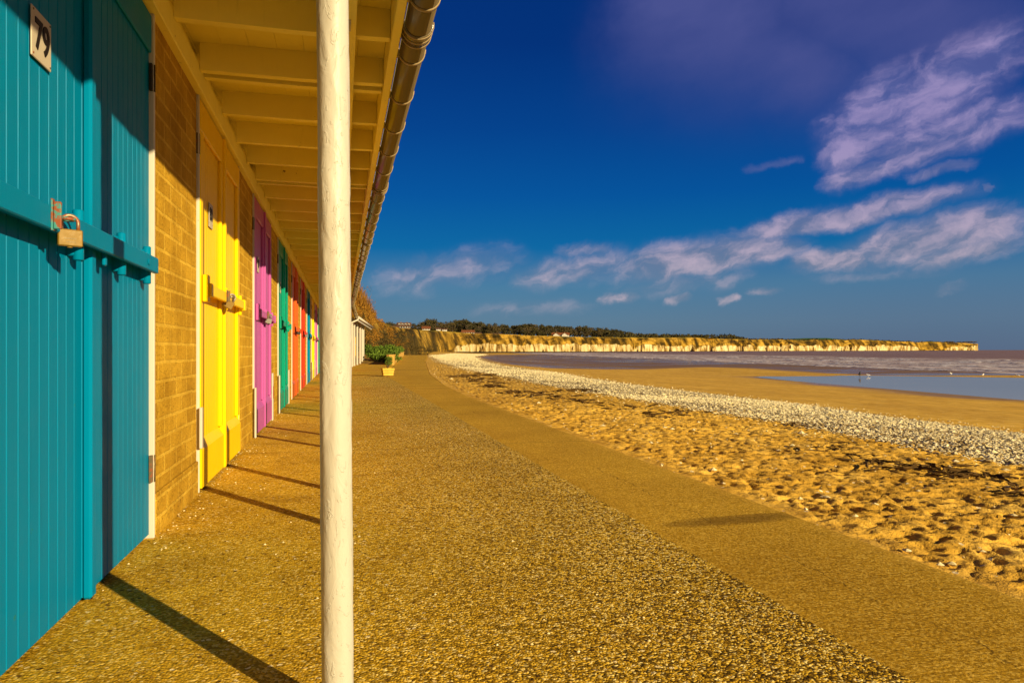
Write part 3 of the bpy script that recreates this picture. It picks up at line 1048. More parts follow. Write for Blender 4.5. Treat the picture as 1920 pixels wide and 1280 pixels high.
# ------------------------------------------------------------------ the chalets
ORDER = ['teal', 'yellow', 'magenta', 'green', 'orange', 'red', 'teal', 'yellow', 'magenta', 'green', 'orange', 'red', 'teal']
NUMS = ['79', '80', '81', '82']
LAB = ['brick beach chalet with teal double doors numbered 79, nearest in the row',
       'brick beach chalet with yellow double doors numbered 80, right beside the nearest teal one',
       'brick beach chalet with magenta doors between the yellow and the green doors near the front',
       'brick beach chalet with emerald green double doors',
       'brick beach chalet with orange double doors beyond the green ones',
       'brick beach chalet with bright red double doors beyond the orange ones',
       'small distant brick chalet with teal doors beyond the bright red doors',
       'small distant brick chalet with yellow doors, last yellow before the white post',
       'small distant brick chalet with magenta doors just left of the white post',
       'chalet of the bent far end of the row with green doors',
       'chalet of the bent far end of the row with orange doors',
       'chalet of the bent far end of the row with red doors',
       'chalet of the bent far end of the row with teal doors, last of the terrace']
TOPZ = 1.95


def leaf_mesh(y0, y1, framed, side, zt=TOPZ - .012):
    """one leaf of vertical boards; local x = 0 is the brick face"""
    m = MB()
    z0 = .018
    f = -.004                                    # face of boards
    st = .095
    # board section along y
    prof = []
    nb = max(5, round((y1 - y0) / (.056 if not framed else .062))); w = (y1 - y0) / nb
    for i in range(nb):
        a = y0 + i * w; g = .0026; dp = .005
        prof += [(a, f - dp), (a + g, f), (a + w - g, f)]
    prof.append((y1, f - .006))
    vs = []; fs = []
    for (yy, xx) in prof:
        vs += [(xx, yy, z0), (xx, yy, zt)]
    for i in range(len(prof) - 1):
        fs.append((2 * i, 2 * i + 2, 2 * i + 3, 2 * i + 1))
    m.add(vs, fs)
    m.box(f - .040, f - .008, y0, y1, z0, zt)
    if framed:
        p = f + .020
        bt = .21
        # stiles (butted between rails), rails, with a weathered slope on the bottom rail
        for a, b_ in (((y0, y0 + st) if side < 0 else (y1 - st, y1)), ((y1 - .06, y1) if side < 0 else (y0, y0 + .06))):
            m.box(f - .002, p, a + .001, b_ - .001, z0 + bt + .03, zt - .151, .005)
        m.box(f - .002, p - .001, y0 + .001, y1 - .001, zt - .15, zt - .001, .006)
        vs = [(f - .002, y0 + .001, z0 + .001), (p + .006, y0 + .001, z0 + .001), (p + .006, y0 + .001, z0 + bt - .02), (f - .002, y0 + .001, z0 + bt + .028)]
        vs += [(x, y1 - .001, z) for (x, _, z) in vs]
        m.add(vs, [(0, 1, 2, 3), (7, 6, 5, 4), (1, 5, 6, 2), (2, 6, 7, 3), (0, 4, 5, 1)])
    elif side > 0:
        m.box(f - .002, f + .010, y0 + .11, y1 - .002, zt - .14, zt - .001, .004)
    return m


def padlock(mat_b, mat_s, label, loc, rz, scale=1., tilt=0., group='padlocks on the chalet doors'):
    o = thing('padlock', label, 'padlock', loc, rz, group)
    o.rotation_euler = (tilt, 0, rz); o.scale = (scale,) * 3
    b_ = MB(); b_.box(-.026, .026, -.0085, .0085, -.040, 0, .0025)
    b_.tube([(0, 0, -.0405), (0, 0, -.043)], .006, 12)
    body = b_.build('body', mat_b, o)
    m = MB()
    # stamped maker's lines, too worn to read
    for k, (w, z) in enumerate(((.026, -.022), (.018, -.030))):
        x = -w / 2
        while x < w / 2:
            l = rng.uniform(.0012, .003); m.box(x, x + l, -.0089, -.0086, z - .0012, z + .0012); x += l + .0014
    m.build('stamp', M['hinge'], body)
    pts = [(-.0175, 0, -.004)]
    for k in range(13):
        a = math.pi * (1 - k / 12); pts.append((.0175 * math.cos(a), 0, .016 + .0175 * math.sin(a)))
    pts.append((.0175, 0, -.004))
    s_ = MB(); s_.tube(pts, .0042, 10); s_.build('shackle', mat_s, o)
    return o


def hinge(parent, y, z, mat, out=.0):
    h = MB()
    h.tube([(.011 + out, y, z - .05), (.011 + out, y, z + .05)], .005, 10)
    for k in range(5):
        h.tube([(.011 + out, y, z - .05 + k * .02), (.011 + out, y, z - .048 + k * .02)], .0056, 10)
    h.box(-.002, .009 + out, y - .022, y - .005, z - .05, z + .05, .001)
    return h.build('hinge', mat, parent)


def chalet(k, origin, rz):
    """origin: foot of the brick face at the left door jamb"""
    col = ORDER[k]; P = M[col]
    o = thing('beach_chalet', LAB[k], 'chalet', origin, rz, 'beach chalets in the terrace')
    framed = k != 0
    # masonry: pier to the right of the door, cut-back reveal and side walls behind
    w = MB()
    w.box(-.11, 0, DOOR + .018, PITCH - .018, -.1, TOPZ + .02)
    w.build('wall', M['brick'], o)
    w = MB(); w.box(-2.2, -.111, PITCH - .47, PITCH - .37, -.1, TOPZ + .2); w.build('side_wall', M['brick'], o)
    w = MB(); w.box(-2.2, -2.1, -.40, PITCH - .471, -.1, TOPZ + .2); w.build('back_wall', M['brick'], o)
    if k == 0:
        w = MB(); w.box(-.11, 0, -2.4, -.018, -.1, TOPZ + .02); w.build('wall', M['brick'], o)
    pl = MB(); pl.box(0.0, .012, DOOR + .034, PITCH - .034, -.1, .16, .004)   # rendered foot of the pier
    if k == 0: pl.build('plinth', M['brick'], o)
    j = MB()
    j.box(-.06, .013, -.018, -.002, 0, TOPZ, .003); j.build('door_jamb', M['white'], o)
    j = MB()
    j.box(-.06, .013, DOOR + .002, DOOR + .018, 0, TOPZ, .003)
    fr = j.build('door_jamb', M['white'], o)
    if k in (1, 2, 3, 7, 8):
        def guard(y0, y1, h, z0=0.):
            g = MB(); g.box(.0165, .030, y0, y1, z0, h, .003); return g.build('repair_board', M['white'], fr)
        if k == 1: guard(-.045, -.006, .42, .22)
        if k == 2:
            g = guard(DOOR + .0, DOOR + .075, .47)
            r_ = MB(); r_.box(.0305, .0325, DOOR + .018, DOOR + .056, .22, .34, .0005); r_.build('notice', M['redsign'], o)
            guard(-.05, -.004, .40)
        if k in (3, 7, 8): guard(-.05, -.004, .42); guard(DOOR + .004, DOOR + .06, .44)
    seam = .69 if k == 0 else .70
    dl = leaf_mesh(.002, seam - .004, framed, -1).build('door_leaf', P, o)
    dr = leaf_mesh(seam + .002, DOOR - .002, framed, 1).build('door_leaf', P, o)
    # planted cover strip on the meeting edge
    cs = MB()
    if k == 0: cs.box(-.006, .020, seam - .001, seam + .042, .012, TOPZ - .014, .007)
    else: cs.box(-.006, .030, seam - .012, seam + .040, .012, TOPZ - .014, .006)
    cs.build('cover_strip', P, dr)
    hm = M['hinge'] if k in (0, 2, 3) else P
    hinge(dr, DOOR + .008, 1.71, M['iron'] if k != 1 else M['hinge'])
    hinge(dr, DOOR + .008, .26, M['hinge'] if k == 0 else P)
    hinge(dl, -.008, 1.71, M['iron'] if k > 1 else M['hinge'])
    # locking bar held off the boards by rounded lugs
    bx0, bx1 = (.034, .052) if k == 0 else (.038, .056)
    zb = 1.0
    bar = MB(); bar.box(bx0, bx1, (-.10 if k == 0 else .10), DOOR + (-.105 if k == 0 else .0), zb - .027, zb + .028, .003)
    lb = bar.build('lock_bar', P, o)
    lugs = [.585, .965, DOOR - .132] if k == 0 else [seam + .02, DOOR - .06]
    for ly in lugs:
        m = MB()
        m.tube([(bx0 - .014, ly, zb - .066), (bx0 - .014, ly, zb - .063), (bx0 - .014, ly, zb + .063), (bx0 - .014, ly, zb + .066)], [.011, .0135, .0135, .011], 14)
        m.box(-.01, bx0 - .016, ly - .012, ly + .012, zb - .055, zb + .055, .003)
        m.build('lug', P, lb)
    if k == 0:
        m = MB(); m.box(bx0 - .012, bx0 - .002, seam + .075, seam + .096, zb - .058, zb - .02, .003); m.build('lug', P, lb)
        m = MB(); m.tube([(bx1, 1.16, zb), (bx1 + .004, 1.16, zb)], .011, 12); m.build('bolt_head', P, lb)
    else:
        m = MB(); m.box(.018, .046, .03, .085, zb - .06, zb + .075, .004); m.box(.018, bx1 + .004, .05, .10, zb - .033, zb + .033, .003)
        m.build('bracket', P, lb)
        m = MB(); m.box(.018, bx1 + .006, DOOR - .09, DOOR - .02, zb - .036, zb + .036, .004); m.build('bracket', P, lb)
    # staple the padlock hangs from
    ym = .365 if k == 0 else .60
    stp = MB()
    stp.box(bx1, bx1 + .004, ym - .056, ym - .040, zb - .030, zb + .042, .001)
    stp.box(bx1 + .0045, bx1 + .020, ym - .052, ym - .044, zb - .026, zb + .036, .0015)
    stp.build('hasp', M['rustteal'] if k == 0 else (M['hinge'] if k in (1, 2) else P), lb)
    eye = MB(); ep = []
    for q in range(15):
        a = 2 * math.pi * q / 14; ep.append((bx1 + .018 + .013 * math.cos(a), ym + .013 * math.sin(a) - .004, zb + .004))
    eye.tube(ep, .0042, 8, caps=False); eye.tube([(0, ym - .004, zb + .004), (bx1 + .006, ym - .004, zb + .004)], .005, 8)
    eye.build('staple', M['rustteal'] if k == 0 else M['steel'], lb)
    if k < 4:
        y0 = .338 if k == 0 else .31
        z0 = 1.373
        pt = MB(); pt.box(.0, .004, y0, y0 + .113, z0, z0 + .116, .0015) if k == 0 else pt.box(.0, .004, y0, y0 + .115, z0 - .015, z0 + .116, .0015)
        plate = pt.build('number_plate', M['plate'], dl)
        me = text_mesh(NUMS[k], .098); me.materials.clear(); me.materials.append(M['ink'])
        dg = bpy.data.objects.new('digits', me); COL.objects.link(dg); dg.parent = plate
        dg.location = (.0052, y0 + .0575, z0 + .055)
        dg.rotation_euler = (R(90), 0, R(90)); dg.scale = (.88, 1.0, 1)
        for (a, b_) in ((.008, .008), (.105, .008), (.008, .108), (.105, .108)):
            sm_ = MB()
            sm_.tube([(.0035, y0 + a, z0 + b_), (.0055, y0 + a, z0 + b_)], .0026, 8)
            sm_.build('screw', M['hinge'], plate)
    return o


def place(frame, x, y, z=0.):
    ox, oy, rz = frame
    c, s = math.cos(rz), math.sin(rz)
    return (ox + x * c - y * s, oy + x * s + y * c, z)


FR1 = (0, 0, 0.)
FR2 = (0.0, 21.62, R(-2.0))
S0 = 1.51
PADL = ['brass padlock with rusty shackle hanging on the teal bar of door 79',
        'tilted brass padlock hanging on the yellow door bar',
        'small steel padlock on the magenta door bar near the front',
        'padlock overpainted green on the green door bar',
        'small dark padlock on the orange door bar', 'bright steel padlock on the red door bar',
        'tiny dark padlock on the distant teal door bar', 'tiny brass padlock on the distant yellow door bar', 'tiny padlock on the distant magenta door bar']
for k in range(9):
    y = S0 + k * PITCH
    chalet(k, (WALL, y, 0), 0)
    ym = .365 if k == 0 else .60
    mb_, ms_ = [(M['brass'], M['shackle']), (M['brass'], M['steel']), (M['steel'], M['steel']), (M['green'], M['green']), (M['iron'], M['iron']),
                (M['steel'], M['steel']), (M['iron'], M['iron']), (M['brass'], M['steel']), (M['iron'], M['steel'])][k]
    zoff = {0: .984, 1: .985}.get(k, .98)
    po = padlock(mb_, ms_, PADL[k], (WALL + .066, y + ym - .002 + (.022 if k == 0 else .02), zoff), R(32 if k == 0 else 40), 1.0 if k == 0 else 1.15)
    if k == 1: po.rotation_euler = (R(8), R(28), R(36))
    if k >= 2: po.rotation_euler = (R(6), R(-20 if k % 2 else 14), R(36))
for k in range(9, 13):
    y = (k - 9) * PITCH + .30
    chalet(k, place(FR2, WALL, y), FR2[2])


# ------------------------------------------------------------------ canopy
def canopy(frame, y0, y1, first, label):
    o = thing('canopy', label, 'canopy', (frame[0], frame[1], 0), frame[2], 'flat canopies along the chalets')
    m = MB(); m.box(WALL - .10, WALL + .035, y0, y1, 1.95, 2.06, .004); m.build('wall_plate', M['cream'], o)
    m = MB(); m.box(WALL - .06, WALL - .004, y0, y1, 2.061, 2.158); m.build('infill_board', M['cream'], o)
    # soffit boards run along the canopy
    m = MB()
    nb = 8; a0, a1 = WALL - .12, .205
    for i in range(nb):
        p, q = a0 + (a1 - a0) * i / nb, a0 + (a1 - a0) * (i + 1) / nb - .0012
        m.box(p, q, y0, y1, 2.160, 2.178)
    m.build('soffit_boards', M['cream'], o)
    m = MB(); m.box(WALL - 2.2, .275, y0, y1, 2.182, 2.198); m.build('roof_sheet', M['felt'], o)
    m = MB(); m.box(-.052, .058, y0, y1, 1.990, 2.026, .003); m.build('post_beam', M['cream'], o)
    m = MB(); m.box(.205, .243, y0, y1, 2.012, 2.180, .003); m.build('fascia', M['cream'], o)
    k = -4
    while True:
        base = first + k * PITCH; k += 1
        if base > y1: break
        for off in (0, .115, .67, 1.22, 1.75):
            y = base + off + rng.uniform(-.012, .012)
            if not (y0 + .02 < y < y1 - .05): continue
            h = rng.uniform(-.004, .004); w = .044; tilt = rng.uniform(-.006, .006)
            zb = 2.032
            sec = [(WALL + .037, zb + h), (-.19, zb - .004 + h), (.203, zb + .004 + h), (.203, 2.1595), (WALL + .037, 2.1595)]
            vs = [(x, y + tilt * (x + .2), z) for x, z in sec] + [(x, y + w + tilt * (x + .2), z) for x, z in sec]
            mm = MB(); mm.add(vs, [(0, 1, 2, 3, 4), (9, 8, 7, 6, 5), (0, 5, 6, 1), (1, 6, 7, 2), (2, 7, 8, 3), (3, 8, 9, 4), (4, 9, 5, 0)])
            mm.build('rafter', M['cream'], o)
    return o


canopy(FR1, -2.5, 21.6, 3.66, 'long cream timber canopy with bare rafters over the chalet doors')
canopy(FR2, .06, 9.35, .9, 'shorter length of cream canopy bending right beyond the long one')


def gutter(frame, y0, y1, br0, label, sp=.53, end=False):
    o = thing('gutter', label, 'gutter', (frame[0], frame[1], 0), frame[2], 'rain gutters')
    cx, cz, r = .309, 2.046, .056

    def arc(rad, ya, yb, th, name, mat, parent, a0=-4, a1=184, lip=0):
        m = MB(); n = 18; vs = []
        for yy in (ya, yb):
            for q in range(n + 1):
                a = R(180 + a0 + (a1 - a0) * q / n)
                vs.append((cx + rad * math.cos(a), yy, cz + rad * math.sin(a)))
            for q in range(n, -1, -1):
                a = R(180 + a0 + (a1 - a0) * q / n)
                vs.append((cx + (rad - th) * math.cos(a), yy, cz + (rad - th) * math.sin(a)))
        k = 2 * (n + 1)
        fs = [(q, (q + 1) % k, k + (q + 1) % k, k + q) for q in range(k)]
        for q in range(n):
            fs.append((q, k - 1 - q, k - 2 - q, q + 1)); fs.append((k + q, k + q + 1, k + k - 2 - q, k + k - 1 - q))
        m.add(vs, fs, True)
        ob = m.build(name, mat, parent)
        return ob
    arc(r, y0, y1, .003, 'trough', M['gutter'], o)
    i = 0; y = br0
    while y < y1 - .05:
        if y > y0 + .05:
            jy = y + rng.uniform(-.012, .012)
            b_ = arc(r + .0055, jy - .009, jy + .009, .0045, 'bracket', M['bracket'], o, -8, 186)
            m = MB(); m.box(.2435, .2515, jy - .012, jy + .012, cz - .03, cz + .05, .002)
            m.tube([(cx + r + .004, jy, cz - .004), (cx + r + .006, jy, cz + .014), (cx + r - .003, jy, cz + .018)], .004, 6)
            m.build('back_plate', M['bracket'], b_)
        i += 1; y += sp
    y = br0 - .27 + .53
    y = 3.03
    while y < y1 - .2:
        if y > y0 + .2:
            u = arc(r + .007, y - .055, y + .055, .006, 'union', M['gutter'], o, -10, 190)
            for dy in (-.045, .0, .045):
                arc(r + .0105, y + dy - .006, y + dy + .006, .003, 'union_rib', M['bracket'], u, -10, 190)
        y += 3.0
    return o


gutter(FR1, -2.4, 21.66, .62 - 2.12, 'long brown half round gutter on the canopy edge, ringed by brackets')
gutter(FR2, .02, 9.3, .3, 'short far length of brown gutter bending to the right', .50)


# posts: a pair in front of each chalet
def post(frame, x, y, label, lean=0., detail=False, rad=.0295):
    o = thing('canopy_post', label, 'post', place(frame, x, y), frame[2], 'white round posts under the canopy')
    m = MB(); n = 200 if detail else 4; seg = 48 if detail else 16
    pts = []; rr = []
    for i in range(n + 1):
        z = -.04 + (1.992 + .04) * i / n
        pts.append((lean * z, 0, z)); rr.append(rad)
    m.tube(pts, rr, seg)
    if detail:
        V = np.array(m.v); a = np.arctan2(V[:, 1], V[:, 0] - lean * V[:, 2])
        d_ = fbm(np.cos(a) * 2.2 + 7, V[:, 2] * 14 + np.sin(a) * 2.2, 3, 51) * .0008 + np.clip(fbm(np.cos(a) * 1.6 + V[:, 2] * 9, np.sin(a) * 1.6 + V[:, 2] * 5, 4, 77) - .22, 0, .12) * .010
        cxx = lean * V[:, 2]
        rad_ = np.hypot(V[:, 0] - cxx, V[:, 1])
        V[:, 0] = cxx + (V[:, 0] - cxx) * (1 + d_ / rad_); V[:, 1] *= (1 + d_ / rad_)
        m.v = [tuple(p) for p in V]
    m.build('shaft', M['post'], o)
    c = MB(); c.box(lean * 1.98 - .045, lean * 1.98 + .045, -.045, .045, 1.982, 1.9895); c.build('top_plate', M['white'], o)
    return o


post(FR1, -.006, 1.41, 'large white gloss painted round post in the foreground', -.0075, True)
hid = 'white round post hidden in line behind the large foreground post'
for k in range(8):
    for off in (0, .74):
        y = 2.93 + k * PITCH + off
        if y < 21.3: post(FR1, -.008, y, hid)

# ------------------------------------------------------------------ far chalet block
A3 = R(-4.8)
FR3 = (.417 + .006, 31.2, A3)
o = thing('chalet_block', 'white columned far chalet block at the end of the promenade', 'building', (FR3[0], FR3[1], 0), A3)
m = MB(); m.box(WALL - 2, WALL, -.3, 13.4, -.1, 2.1); m.build('wall', M['brick'], o)
m = MB(); m.box(WALL - 2.2, .26, -.45, 13.6, 2.105, 2.16); m.build('roof', M['felt'], o)
m = MB(); m.box(.20, .255, -.45, 13.6, 1.93, 2.10, .004); m.box(WALL - .5, .20, -.45, -.40, 1.93, 2.10, .004); m.build('fascia', M['white'], o)
m = MB()
m.tube([(.31, -.46, 2.06), (.31, 13.62, 2.06)], .05, 14)
gt = m.build('gutter', M['white'], o)
m = MB(); m.tube([(.31, -.42, 2.03), (.28, -.46, 1.96), (.02, -.52, 1.84), (-.03, -.52, 1.72), (-.03, -.52, 0)], .036, 10); m.build('downpipe', M['white'], gt)
for q in range(6):
    m = MB(); y = .3 + q * PITCH; m.box(WALL + .001, WALL + .02, y, y + 1.4, 0, 1.95, .004)
    dd = m.build('door', M[['orange', 'teal', 'red', 'green', 'magenta', 'yellow'][q]], o)
    m = MB(); m.box(WALL + .021, WALL + .04, y + .1, y + 1.2, .98, 1.04, .003); m.build('lock_bar', M['white'], dd)
fp = ['nearest white square column of the far chalet block', 'second white square column of the far chalet block', 'third white square column of the far chalet block',
      'fourth white square column of the far chalet block', 'fifth white square column of the far chalet block', 'rightmost white square column of the far chalet block']
for i, y in enumerate((0.0, 1.7, 3.75, 6.0, 7.75, 9.1)):
    c = thing('column', fp[i], 'column', place(FR3, 0, y), A3, 'white columns of the far chalet block')
    m = MB(); h_ = .062 if i == 0 else .040; m.box(-h_, h_, -h_, h_, -.02, 1.95, .008); m.build('shaft', M['white'], c)
    m = MB(); m.box(-.07, .07, -.07, .07, 1.951, 2.10, .006); m.build('bracket_head', M['white'], c)

# ------------------------------------------------------------------ planter, bank, low wall, garden shrubs
pl = thing('planter', 'small yellow slatted planter at the corner of the promenade', 'planter', (1.22, 19.75, 0), R(6))
pr = .0
for i in range(3):
    m = MB(); z = .015 + i * .068; b_ = .135 + i * .012
    m.box(-b_, b_, -b_, -b_ + .018, z, z + .060, .003); m.box(-b_, b_, b_ - .018, b_, z, z + .060, .003)
    m.box(-b_, -b_ + .018, -b_ + .0185, b_ - .0185, z, z + .060, .003); m.box(b_ - .018, b_, -b_ + .0185, b_ - .0185, z, z + .060, .003)
    m.build('slat_ring', M['plank'], pl)
m = MB(); m.box(-.11, .11, -.11, .11, .0, .17); m.build('soil', M['soil'], pl)
pp = thing('planter_shrub', 'bushy green plant growing in the yellow slatted planter', 'plant', (1.22, 19.75, .17), 0)
m = MB()
for q in range(9):
    a = rng.uniform(0, 6.28); m.tube([(0, 0, 0), (.04 * math.cos(a), .04 * math.sin(a), .12), (.11 * math.cos(a), .11 * math.sin(a), .26)], [.006, .005, .002], 5)
m.build('stem', M['bark'], pp)
m = MB()
for q in range(7):
    m.leaves((rng.uniform(-.08, .08), rng.uniform(-.08, .08), rng.uniform(.16, .30)), (.075, .075, .07), 90, .018)
m.build('foliage', M['leaf_green'], pp)
m = MB(); m.box(-.05, .05, -.05, .05, -.02, .50, .008)
m.box(-.058, .058, -.058, .058, .501, .53, .008)
tag(m.build('timber_post', M['timber'], None, world(727, 690, 27.5)[:2] + (0,)), 'short brown timber post behind the yellow planter', 'post')

# low retaining wall beside the path
wall_s = np.arange(34.5, 92, 1.5)
m = MB()
for i in range(len(wall_s) - 1):
    a, b_ = wall_s[i], wall_s[i + 1]
    xa, xb = float(ni(a)) - .06, float(ni(b_)) - .06
    vs = [(xa - .28, a, -.1), (xa, a, -.1), (xa, a, .42), (xa - .28, a, .42)] + [(xb - .28, b_, -.1), (xb, b_, -.1), (xb, b_, .42), (xb - .28, b_, .42)]
    m.add(vs, [(1, 5, 6, 2), (2, 6, 7, 3), (3, 7, 4, 0)] + ([(0, 1, 2, 3)] if i == 0 else []) + ([(7, 6, 5, 4)] if i == len(wall_s) - 2 else []))
rw = thing('retaining_wall', 'low sunlit concrete wall between the path and the green shrubs', 'wall', (0, 0, 0))
m.build('wall', M['concrete'], rw)
m = MB()
for i in range(len(wall_s) - 1):
    a, b_ = wall_s[i], wall_s[i + 1] - .02
    xa, xb = float(ni(a)) - .06, float(ni(b_)) - .06
    lo_, hi_ = .423, .475
    vs = [(xa - .31, a, lo_), (xa + .03, a, lo_), (xa + .03, a, hi_), (xa - .31, a, hi_)] + [(xb - .31, b_, lo_), (xb + .03, b_, lo_), (xb + .03, b_, hi_), (xb - .31, b_, hi_)]
    m.add(vs, [(1, 5, 6, 2), (2, 6, 7, 3), (3, 7, 4, 0), (0, 1, 2, 3), (7, 6, 5, 4), (0, 4, 5, 1)])
m.build('coping', M['concrete'], rw)

# earth behind it
gs = np.linspace(37, 110, 74); gu = np.linspace(0, 1, 20)
GS, GU = np.meshgrid(gs, gu, indexing='ij')
GX = (ni(GS) - .30) - GU * (16 + (GS - 40) * .05)
GZ = np.clip((GS - 37) / 9, -.02, 1) * (.30 + GU * 1.2) + fbm(GX * .6, GS * .6, 4, 8) * .25 * np.clip(GU * 6, 0, 1) * np.clip((GS - 37) / 9, 0, 1)
tag(np_mesh('bank', np.stack([GX, GS, GZ], -1).reshape(-1, 3), grid_faces(*GX.shape), M['soil']), kind='structure')


def shrub(name, label, cat, loc, rad, mat, group, n=700, leaf=.05, stems=6):
    o = thing(name, label, cat, loc, rng.uniform(0, 6), group)
    m = MB()
    for q in range(stems):
        a = rng.uniform(0, 6.28); k = rng.uniform(.3, .8)
        m.tube([(0, 0, -.1), (rad[0] * .2 * math.cos(a), rad[1] * .2 * math.sin(a), rad[2] * .5), (rad[0] * k * math.cos(a), rad[1] * k * math.sin(a), rad[2] * 1.3)],
               [rad[2] * .03, rad[2] * .022, rad[2] * .008], 5)
    m.build('stem', M['bark'], o)
    m = MB(); nc_ = 9
    for q in range(nc_):
        a = rng.uniform(0, 6.28); k = rng.uniform(0, .65)
        c = (rad[0] * k * math.cos(a), rad[1] * k * math.sin(a), rad[2] * rng.uniform(.45, 1.35))
        s_ = rng.uniform(.35, .55)
        m.leaves(c, (rad[0] * s_, rad[1] * s_, rad[2] * s_), n // nc_, leaf)
    m.build('foliage', mat, o)
    return o


gsh = [(690, 672, 52, .75), (700, 671, 55, .7), (708, 673, 50, .55), (716, 671, 58, .8), (725, 673, 50, .62), (733, 671, 60, .8), (741, 669, 68, .8), (748, 668, 76, .8), (696, 676, 46, .45), (729, 679, 43, .5), (737, 675, 47, .5), (700, 682, 39.5, .5), (712, 683, 38.5, .42), (722, 683, 38.2, .46), (733, 682, 38.6, .48)]
gl = ['leafy green shrub by the right end of the far white columns', 'leafy green shrub beside the leftmost garden shrub', 'small green shrub in the bed, low in front', 'round green shrub in the middle of the bed',
      'small round green shrub just above the planter', 'tall green shrub right of the middle of the bed', 'green shrub by the low concrete wall', 'rightmost green shrub at the far end of the low wall',
      'lowest left green tuft at the front of the bed', 'yellow green bush straight behind the yellow planter', 'small green bush at the near end of the low wall', 'front green shrub closest to the far white columns', 'lowest front green shrub in the middle of the bed', 'front green shrub just left of the yellow planter plant', 'front green shrub touching the near end of the low wall']
for (px, py, z, r_), lb in zip(gsh, gl):
    w = world(px, py, z)
    shrub('garden_shrub', lb, 'shrub', (w[0], w[1], .33 * min(1, max(0, (w[1] - 37) / 9))), (r_ * 1.15, r_ * 1.15, r_ * .62), M['leaf_green'], 'green shrubs in the bed by the path', 800, .06)

# ------------------------------------------------------------------ bluff and cliffs
# px, distance, foot y, top of chalk y, top y, setback of the top
CL = [(560, 40, 676, 675, 470, 8), (640, 47, 671, 670, 535, 16), (672, 55, 667, 666, 570, 20), (692, 64, 664, 663, 590, 28), (712, 74, 662, 661, 603, 45), (735, 86, 663, 662, 612, 80),
      (757, 104, 666, 665, 616, 120), (778, 138, 667, 666, 618, 130), (800, 215, 666, 665, 619, 110), (825, 310, 663, 662, 620, 80), (846, 385, 661.5, 658, 621, 60), (858, 415, 661, 648, 622, 45), (900, 470, 660.6, 645, 625, 34),
      (1000, 580, 660.2, 645, 629, 32), (1100, 720, 659.7, 646, 631.5, 34), (1200, 880, 659.2, 646.5, 632.5, 38), (1300, 1050, 658.8, 648, 633, 42), (1400, 1250, 658.3, 648, 636, 46), (1500, 1450, 658, 647.5, 638, 50),
      (1600, 1700, 657.7, 648, 637, 60), (1700, 2000, 657.4, 648.5, 641, 60), (1718, 2080, 657.3, 649, 641.5, 60), (1726, 2120, 657.2, 655.5, 641, 60), (1765, 2200, 657.1, 655.5, 641.2, 60), (1779, 2240, 657.1, 650, 641.8, 60),
      (1828, 2380, 657, 648.5, 643.8, 60), (1833, 2450, 657, 649, 644.2, 60), (1834, 3400, 656.8, 651, 646, 60)]
CLa = np.array(CL, float)
# sample evenly by pixel and through the sharp turns
acc = np.concatenate([[0], np.cumsum(np.hypot(np.diff(CLa[:, 0]), np.diff(np.log(CLa[:, 1])) * 60))])
U = np.linspace(0, acc[-1], 1500)
px_, z_, fy, cy, ty, sb_ = [np.interp(U, acc, CLa[:, i]) for i in range(6)]


def wv(px, z):
    x = (px - 960) * z / F
    return CT * x + ST * z, -ST * x + CT * z


butt = np.abs(fbm(U / 15, U * 0 + 1.7, 4, 21))
notch = fbm(U / 45, U * 0 + 4.1, 3, 23)
rows = []; chalk_a = []; turf_a = []; scr_a = []; str_a = []
zf = (HOR - fy) * z_ / F + HC
tal = np.clip(fbm(U / 10, U * 0 + 6.6, 4, 57) * 2.2 - .1, 0, 1)
cy2 = cy + fbm(U / 11, U * 0 + 9.9, 4, 27) * 5.0 * (cy < 653)
ty2 = ty + fbm(U / 22, U * 0 + 2.2, 4, 29) * 1.3 * (z_ > 250)
zck = (HOR - cy2) * (z_ + 3) / F + HC
ztp = (HOR - ty2) * (z_ + sb_) / F + HC
hasc = np.clip((655 - cy) / 4, 0, 1)
sc_z = np.clip(z_ / 600, .15, 2.2)
NCH, NSL = 9, 16
for r_ in range(NCH):
    v_ = r_ / (NCH - 1)
    off = 3 * v_ * sc_z + (butt * 16 + fbm(U / 5, U * 0 + v_ * 2.0, 3, 41) * 4.5 + notch * 14) * hasc * sc_z * (1 - .25 * v_) + (1 - hasc) * fbm(U / 20, U * 0 + v_, 3, 43) * 3 * np.clip(z_ / 300, .1, 1)
    zz = zf + (zck - zf) * v_
    X, Y = wv(px_, z_ + off)
    str_a.append(fbm(U / 3.6, U * 0 + v_ * .7, 4, 71) * 1.6)
    rows.append(np.stack([X, Y, zz - (.5 if r_ == 0 else 0)], -1)); chalk_a.append(hasc * np.clip((1.05 if r_ < NCH - 1 else .5) - tal * (.45 + .75 * v_), 0, 1)); turf_a.append(0 * U); scr_a.append(0 * U)
